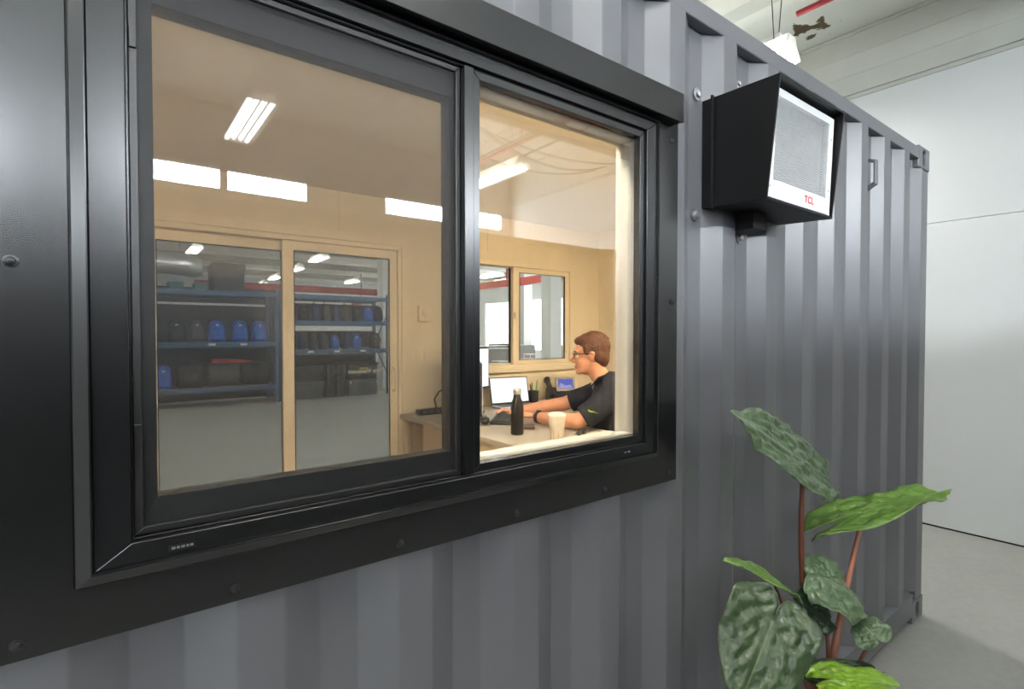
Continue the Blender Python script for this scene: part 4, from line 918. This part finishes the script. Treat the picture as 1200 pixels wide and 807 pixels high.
# office chair
ch = thing('office_chair', 'dark office chair under the seated man', 'chair', (PO.x, PO.y, OZ0))
se = MB().box((-0.22, -0.24, 0.655), (0.24, 0.24, 0.715)); se.v = [tuple(LP(*q)) for q in se.v]; se.build('seat', 'chairfab', ch, bevel=0.02)
bk = MB().box((-0.27, -0.2, 0.78), (-0.225, 0.2, 0.97)); bk.v = [tuple(LP(*q)) for q in bk.v]; bk.build('backrest', 'chairfab', ch, bevel=0.015)
MB().tube([LP(-0.20, 0, 0.67), LP(-0.26, 0, 0.70), LP(-0.285, 0, 0.80), LP(-0.275, 0, 0.90)], 0.015, 8).build('back_bar', 'black_pl', ch, smooth=True)
MB().tube([LP(0, 0, 0.36), LP(0, 0, 0.655)], 0.028, 12).build('gas_post', 'black_pl', ch, smooth=True)
for k in range(5):
    a = 2 * PI * k / 5 + 0.3; c, s_ = math.cos(a), math.sin(a)
    MB().tube([LP(0, 0, 0.375), LP(0.27 * c, 0.27 * s_, 0.345)], [0.025, 0.015], 8).build('leg', 'black_pl', ch, smooth=True)
    MB().sphere(LP(0.27 * c, 0.27 * s_, 0.308), 0.028, 12, 8).build('castor', 'black_pl', ch, smooth=True)

# ---------------------------------------------------------------- racking beyond the door
def rack(label, x0, x1, y, zs, depth=1.0, m='blue_rack', top=2.62, deck=True, bh=0.11, stubs=(), backs=()):
    r = thing('pallet_rack', label, 'rack', ((x0 + x1) / 2, y, 0))
    for x in (x0, x1 - 0.08):
        for yy in (y, y + depth - 0.07):
            box('upright', (x, yy, 0), (x + 0.08, yy + 0.07, top), m, r)
        MB().tube([(x + 0.04, y + 0.07, 0.5), (x + 0.04, y + depth - 0.07, 1.3)], 0.015, 6).build('brace', m, r)
        MB().tube([(x + 0.04, y + depth - 0.07, 1.3), (x + 0.04, y + 0.07, 2.1)], 0.015, 6).build('brace', m, r)
    for z in zs:
        for yy in (y - 0.02, y + depth - 0.03):
            box('beam', (x0 + 0.08, yy, z - bh), (x1 - 0.08, yy + 0.05, z), m, r, 0.004)
        if deck: box('deck', (x0 + 0.08, y + 0.03, z - 0.03), (x1 - 0.08, y + depth - 0.03, z - 0.005), 'bin_grey', r)
    for z0, z1 in backs: box('clutter_backdrop', (x0 + 0.08, y + depth - 0.10, z0), (x1 - 0.08, y + depth - 0.085, z1), 'back_brown', r)  # added dark sheet standing in for clutter, blocks the bright wall behind
    for x, z in stubs: box('shelf_label', (x, y - 0.024, z - 0.075), (x + 0.14, y - 0.0195, z - 0.03), 'label_white', r)
    return r
RA = rack('blue pallet rack behind the left door pane', -1.0, 3.10, 13.0, (0.42, 1.40, 2.53), top=2.6, stubs=((1.66, 1.40), (2.28, 1.40)), backs=((0.05, 1.25), (1.41, 1.98)))
RB = rack('blue pallet rack behind the right door pane', 3.12, 5.86, 13.0, (1.20, 1.90, 2.53), top=2.6, stubs=((3.75, 1.20), (4.38, 1.20), (5.05, 1.20)), backs=((0.05, 1.05), (1.21, 1.66), (1.91, 2.36)))
RC = rack('pale pallet rack standing behind the blue racks', 0.2, 4.3, 17.0, (1.1, 2.05, 2.45), m='column', top=3.0, deck=False, bh=0.06, backs=((0.2, 2.95),))
def loft(mb, secs, n=20, e=3.2):
    rows = []
    for z, cx, cy, wx, wy in secs:
        row = []
        for k in range(n):
            t = 2 * PI * k / n; c, s = math.cos(t), math.sin(t)
            row.append((cx + wx * math.copysign(abs(c) ** (2 / e), c), cy + wy * math.copysign(abs(s) ** (2 / e), s), z))
        rows.append(row)
    vs = [q for r in rows for q in r]; m_ = len(rows)
    fs = [(i * n + k, i * n + (k + 1) % n, (i + 1) * n + (k + 1) % n, (i + 1) * n + k) for i in range(m_ - 1) for k in range(n)] + [tuple(range(n))[::-1], tuple(range((m_ - 1) * n, m_ * n))]
    return mb.add(vs, fs)
def make_pack(m, m2):
    r = thing('backpack')
    loft(MB(), [(0.0, 0, 0, 0.145, 0.085), (0.02, 0, 0, 0.165, 0.10), (0.25, 0, 0, 0.165, 0.105), (0.38, 0, 0.01, 0.15, 0.09), (0.45, 0, 0.02, 0.115, 0.065), (0.48, 0, 0.02, 0.06, 0.03)]).build('body', m, r, smooth=True)
    loft(MB(), [(0.04, 0, -0.095, 0.10, 0.025), (0.06, 0, -0.115, 0.115, 0.04), (0.20, 0, -0.115, 0.115, 0.04), (0.25, 0, -0.10, 0.10, 0.02)]).build('front_pocket', m, r, smooth=True)
    for s in (-1, 1):
        MB().tube([(s * 0.035, -0.02, 0.475), (s * 0.10, -0.09, 0.40), (s * 0.155, -0.085, 0.29), (s * 0.165, -0.06, 0.16)], 0.013, 6).build('strap', m2, r, smooth=True)
    MB().tube([(-0.03, 0.03, 0.475), (-0.025, 0.03, 0.505), (0.025, 0.03, 0.505), (0.03, 0.03, 0.475)], 0.008, 6).build('handle', m2, r, smooth=True)
    box('logo_patch', (-0.025, -0.085, 0.36), (0.025, -0.076, 0.385), 'label_white', r)
    return r
PACKS = {}
def pack(kind, x, y, z, label, s=1.0, rz=0.0):
    ms_ = {'black': ('bag_black', 'bag_black'), 'blue': ('bag_blue', 'bag_navy'), 'navy': ('bag_navy', 'bag_black'), 'grey': ('bag_grey', 'bag_black')}[kind]
    if kind not in PACKS: PACKS[kind] = o = make_pack(*ms_)
    else: o = copy_tree(PACKS[kind])
    o.location = (x, y, z); o.scale = (s, s, s); o.rotation_euler = (0, 0, rz); tag(o, label, 'backpack', 'backpacks on the blue racks')
nth = ['first', 'second', 'third', 'fourth', 'fifth', 'sixth', 'seventh', 'eighth', 'ninth', 'tenth']
for i, (k, x) in enumerate([('black', 0.73), ('black', 1.10), ('grey', 1.475), ('blue', 1.857), ('blue', 2.31), ('blue', 2.72)]):
    pack(k, x, 13.2, 1.40, '%s backpack, %s from the left on the middle shelf behind the left door pane' % (k, nth[i]))
pack('blue', 0.85, 13.2, 0.42, 'blue backpack at the left end of the bottom shelf')
def row(items, z, where):
    for i, (k, x, side, sc2) in enumerate(items):
        pack(k, x, 13.24, z, '%s backpack, %s from the left on the %s shelf behind the right door pane' % (k, nth[i], where), sc2 * 0.9, PI / 2 * side)
row([('black', 3.72, 0, 0.80), ('navy', 3.99, 1, 1.0), ('grey', 4.25, 1, 1.0), ('navy', 4.50, 1, 0.95), ('grey', 4.75, 1, 1.0), ('black', 5.05, 0, 0.75), ('blue', 5.34, 0, 0.95), ('black', 5.62, 1, 0.95)], 1.90, 'upper')
row([('navy', 3.40, 0, 0.80), ('navy', 3.67, 1, 0.9), ('grey', 3.93, 1, 1.0), ('grey', 4.19, 1, 1.0), ('blue', 4.47, 0, 0.8), ('navy', 4.76, 1, 1.0), ('blue', 5.03, 0, 0.88), ('grey', 5.54, 0, 0.95)], 1.20, 'lower')
def bin_(x0, x1, y0, y1, z, h, m, label, lid=True, mark=None):
    r = thing('storage_bin', label, 'bin', ((x0 + x1) / 2, (y0 + y1) / 2, z)); cx, cy = (x0 + x1) / 2, (y0 + y1) / 2; a, b_ = (x1 - x0) / 2, (y1 - y0) / 2
    loft(MB(), [(z, cx, cy, a * 0.9, b_ * 0.9), (z + h * 0.86, cx, cy, a * 0.97, b_ * 0.97), (z + h * 0.86, cx, cy, a, b_), (z + h * 0.90, cx, cy, a, b_)], 20, 8).build('body', m, r)
    loft(MB(), [(z + h * 0.905, cx, cy, a, b_), (z + h * 0.96, cx, cy, a, b_), (z + h, cx, cy, a * 0.92, b_ * 0.92)], 20, 8).build('lid', m, r)
    for s in (-1, 1): box('latch', (cx + s * a * 0.8 - 0.015, cy - b_ - 0.008, z + h * 0.72), (cx + s * a * 0.8 + 0.015, cy - b_ + 0.01, z + h * 0.9), 'label_white' if mark == 'grey' else 'bin_grey', r)
    if mark == 'yellow': box('tape', (cx - 0.12, cy - b_ - 0.006, z + h * 0.62), (cx + 0.10, cy - b_ + 0.008, z + h * 0.70), 'label_yellow', r)
    return r
bin_(3.28, 4.19, 13.05, 13.75, 0.0, 0.43, 'bin_grey', 'dark grey storage bin on the floor under the right rack')
bin_(3.28, 4.19, 13.05, 13.75, 0.43, 0.40, 'bin_black', 'black storage bin stacked on the dark grey bin')
bin_(4.21, 4.44, 13.05, 13.7, 0.0, 0.82, 'bin_black', 'tall black bin, left of the two tall bins')
bin_(4.45, 4.70, 13.05, 13.7, 0.0, 0.84, 'bin_black', 'tall black bin, right of the two tall bins')
bin_(4.73, 5.60, 13.05, 13.75, 0.0, 0.42, 'bin_grey', 'grey bin with white latches at the right end of the rack', mark='grey')
bin_(4.73, 5.60, 13.05, 13.75, 0.42, 0.42, 'bin_black', 'black bin with a yellow tape on top of the grey bin', mark='yellow')
def duffel(x, z, ln, m, label, r=0.2):
    o = thing('duffel_bag', label, 'bag', (x + ln / 2, 13.25, z))
    mb = MB().tube([(x, 13.25, z + r), (x + 0.04, 13.25, z + r), (x + ln - 0.04, 13.25, z + r), (x + ln, 13.25, z + r)], [r * 0.8, r * 0.98, r * 0.98, r * 0.8], 18)
    mb.build('body', m, o, smooth=True)
    MB().tube([(x + ln * 0.3, 13.25 - r * 0.8, z + r * 1.5), (x + ln * 0.35, 13.2 - r * 0.7, z + r * 2.25), (x + ln * 0.65, 13.2 - r * 0.7, z + r * 2.25), (x + ln * 0.7, 13.25 - r * 0.8, z + r * 1.5)], 0.012, 6).build('handle', 'bag_black', o, smooth=True)
    return o
duffel(1.08, 0.42, 0.52, 'bag_black', 'black duffel bag with pale print on the bottom shelf', 0.24)
box('pale_print', (1.22, 13.005, 0.58), (1.46, 13.015, 0.72), 'bag_grey', bpy.data.objects['duffel_bag'])
duffel(1.66, 0.42, 0.62, 'bag_grey', 'dark grey duffel bag in the middle of the bottom shelf', 0.25)
duffel(2.33, 0.42, 0.60, 'bag_black', 'black duffel bag at the right end of the bottom shelf', 0.25)
tag(MB().prism([(1.75, 13.1, 0.935), (2.45, 13.1, 0.935), (2.6, 13.1, 0.96), (2.2, 13.1, 1.01), (1.75, 13.1, 1.02)], (0, 0.2, 0)).build('red_jacket', 'red_item', None, bevel=0.01), 'folded red jacket lying on the bags of the bottom shelf', 'jacket')
# on top of the racks
fd = MB(); n_ = 14; rows = []
for i in range(n_ + 1):
    row = []
    for k in range(20):
        t = 2 * PI * (k % 20) / 20; r_ = 0.24 + 0.03 * noise.noise(Vector((i * 0.7, math.cos(t) * 2, math.sin(t) * 2)))
        if i in (0, n_): r_ *= 0.75
        row.append((-0.6 + 2.2 * i / n_, 13.4 + r_ * math.cos(t), 3.14 + r_ * math.sin(t) - 0.1 * (i / n_) ** 3))
    rows.append(row)
vs_ = [q for r in rows for q in r]; fd.add(vs_, [(i * 20 + k, i * 20 + (k + 1) % 20, (i + 1) * 20 + (k + 1) % 20, (i + 1) * 20 + k) for i in range(n_) for k in range(20)] + [tuple(range(20))[::-1], tuple(range(n_ * 20, n_ * 20 + 20))])
tag(fd.build('foil_duct', 'foil', None, smooth=True), 'crumpled silver foil duct above the left rack', 'duct')
for x in (-0.3, 1.2): MB().tube([(x, 13.4, 3.30), (x, 13.4, HZ)], 0.006, 6).build('hanger', 'cable', bpy.data.objects['foil_duct'])
M['teal'] = mat('teal plastic', (0.05, 0.16, 0.17, 1), 0.5)
bin_(0.95, 1.25, 13.1, 13.6, 2.53, 0.16, 'teal', 'small teal bin on top of the left rack, left one')
bin_(1.42, 1.68, 13.1, 13.6, 2.53, 0.15, 'teal', 'small teal bin on top of the left rack, right one')
bin_(1.75, 2.45, 13.1, 13.9, 2.53, 0.62, 'bag_grey', 'large grey wrapped crate on top of the left rack')
tag(box('girder', (2.2, 20.0, 3.12), (10.0, 20.18, 3.36), 'redbeam', None, 0.01), 'red painted girder below the hall ceiling behind the racks', 'girder')
def column(x, y, w_, lab):
    o = thing('column', lab, 'column', (x, y, 0)); box('shaft', (x - w_ / 2, y - w_ / 2, 0.0), (x + w_ / 2, y + w_ / 2, HZ), 'column', o, 0.01)
    box('plinth', (x - w_ / 2 - 0.03, y - w_ / 2 - 0.03, 0), (x + w_ / 2 + 0.03, y + w_ / 2 + 0.03, 0.12), 'column', o, 0.01)
column(6.45, 14.6, 0.36, 'white square column right behind the blue racks')
column(8.45, 9.5, 0.36, 'nearer white column seen through the office window')
column(11.4, 14.2, 0.36, 'farther white column seen through the office window')
for i, (y, z) in enumerate(((16.0, 3.95), (19.0, 3.9), (22.5, 3.9))):
    tag(box('ceiling_beam', (-6, y, z), (HX1 - 0.1, y + 0.12, z + 0.2), 'pipe_grey'), ['grey ceiling beam nearest behind the racks', 'grey ceiling beam just before the red girder', 'grey ceiling beam behind the red girder'][i], 'beam')
gd = tag(box('girder', (8.9, 6.0, 2.92), (9.1, 24, 3.12), 'redbeam', None, 0.01), 'red girder crossing the view through the office window', 'girder')
for y in (7.0, 12.0, 17.0, 23.0): box('hanger', (8.98, y, 3.12), (9.02, y + 0.04, HZ), 'redbeam', gd)
for i, y in enumerate((8.2, 9.9, 11.6, 13.4)):
    if False: pass
    tag(box('ceiling_beam', (6.2, y, 3.55), (HX1 - 0.1, y + 0.1, 3.68), 'column'), 'white ceiling beam, %s from the office window' % nth[i], 'beam')
# cubicles in the annex
k = 0
for (x, y, rz) in ((7.2, 10.2, 0), (8.6, 12.6, 0), (10.6, 13.2, 0), (12.6, 12.2, 0), (9.6, 15.2, 0), (12.4, 16.0, 0)):
    lab = nth[k]; k += 1
    t = thing('cubicle_desk', 'white cubicle desk beyond the office window, %s counted from the nearest' % lab, 'desk', (x, y, 0))
    pt_ = thing('partition', 'grey fabric partition behind cubicle desk, %s counted from the nearest' % lab, 'partition', (x, y + 0.56, 0)); box('panel', (x - 0.9, y + 0.54, 0.03), (x + 0.9, y + 0.58, 1.20), 'partition', pt_, 0.01); box('cap_rail', (x - 0.9, y + 0.535, 1.20), (x + 0.9, y + 0.585, 1.22), 'column', pt_); box('foot_rail', (x - 0.9, y + 0.535, 0.0), (x + 0.9, y + 0.585, 0.03), 'column', pt_)
    box('desk_top', (x - 0.85, y - 0.25, 0.72), (x + 0.85, y + 0.5, 0.75), 'column', t, 0.003)
    for sx in (-0.85, 0.82): box('leg_panel', (x + sx, y - 0.2, 0), (x + sx + 0.03, y + 0.48, 0.72), 'column', t)
    monitor('black monitor on the cubicle desk, %s counted from the nearest' % lab, (x - 0.3, y + 0.25, 0.75), 0.3 if k % 2 else -0.4, 0.52, 0.33, 0.12, lit=False)
    c_ = thing('paper_tray', 'white paper tray on the cubicle desk, %s counted from the nearest' % lab, 'paper tray', (x + 0.4, y + 0.2, 0.75))
    box('tray', (x + 0.25, y + 0.05, 0.75), (x + 0.55, y + 0.40, 0.77), 'paper', c_, 0.003); box('upper_tray', (x + 0.25, y + 0.05, 0.90), (x + 0.55, y + 0.40, 0.92), 'paper', c_, 0.003)
    for sx in (0.26, 0.53): box('tray_post', (x + sx, y + 0.36, 0.77), (x + sx + 0.012, y + 0.375, 0.90), 'paper', c_)
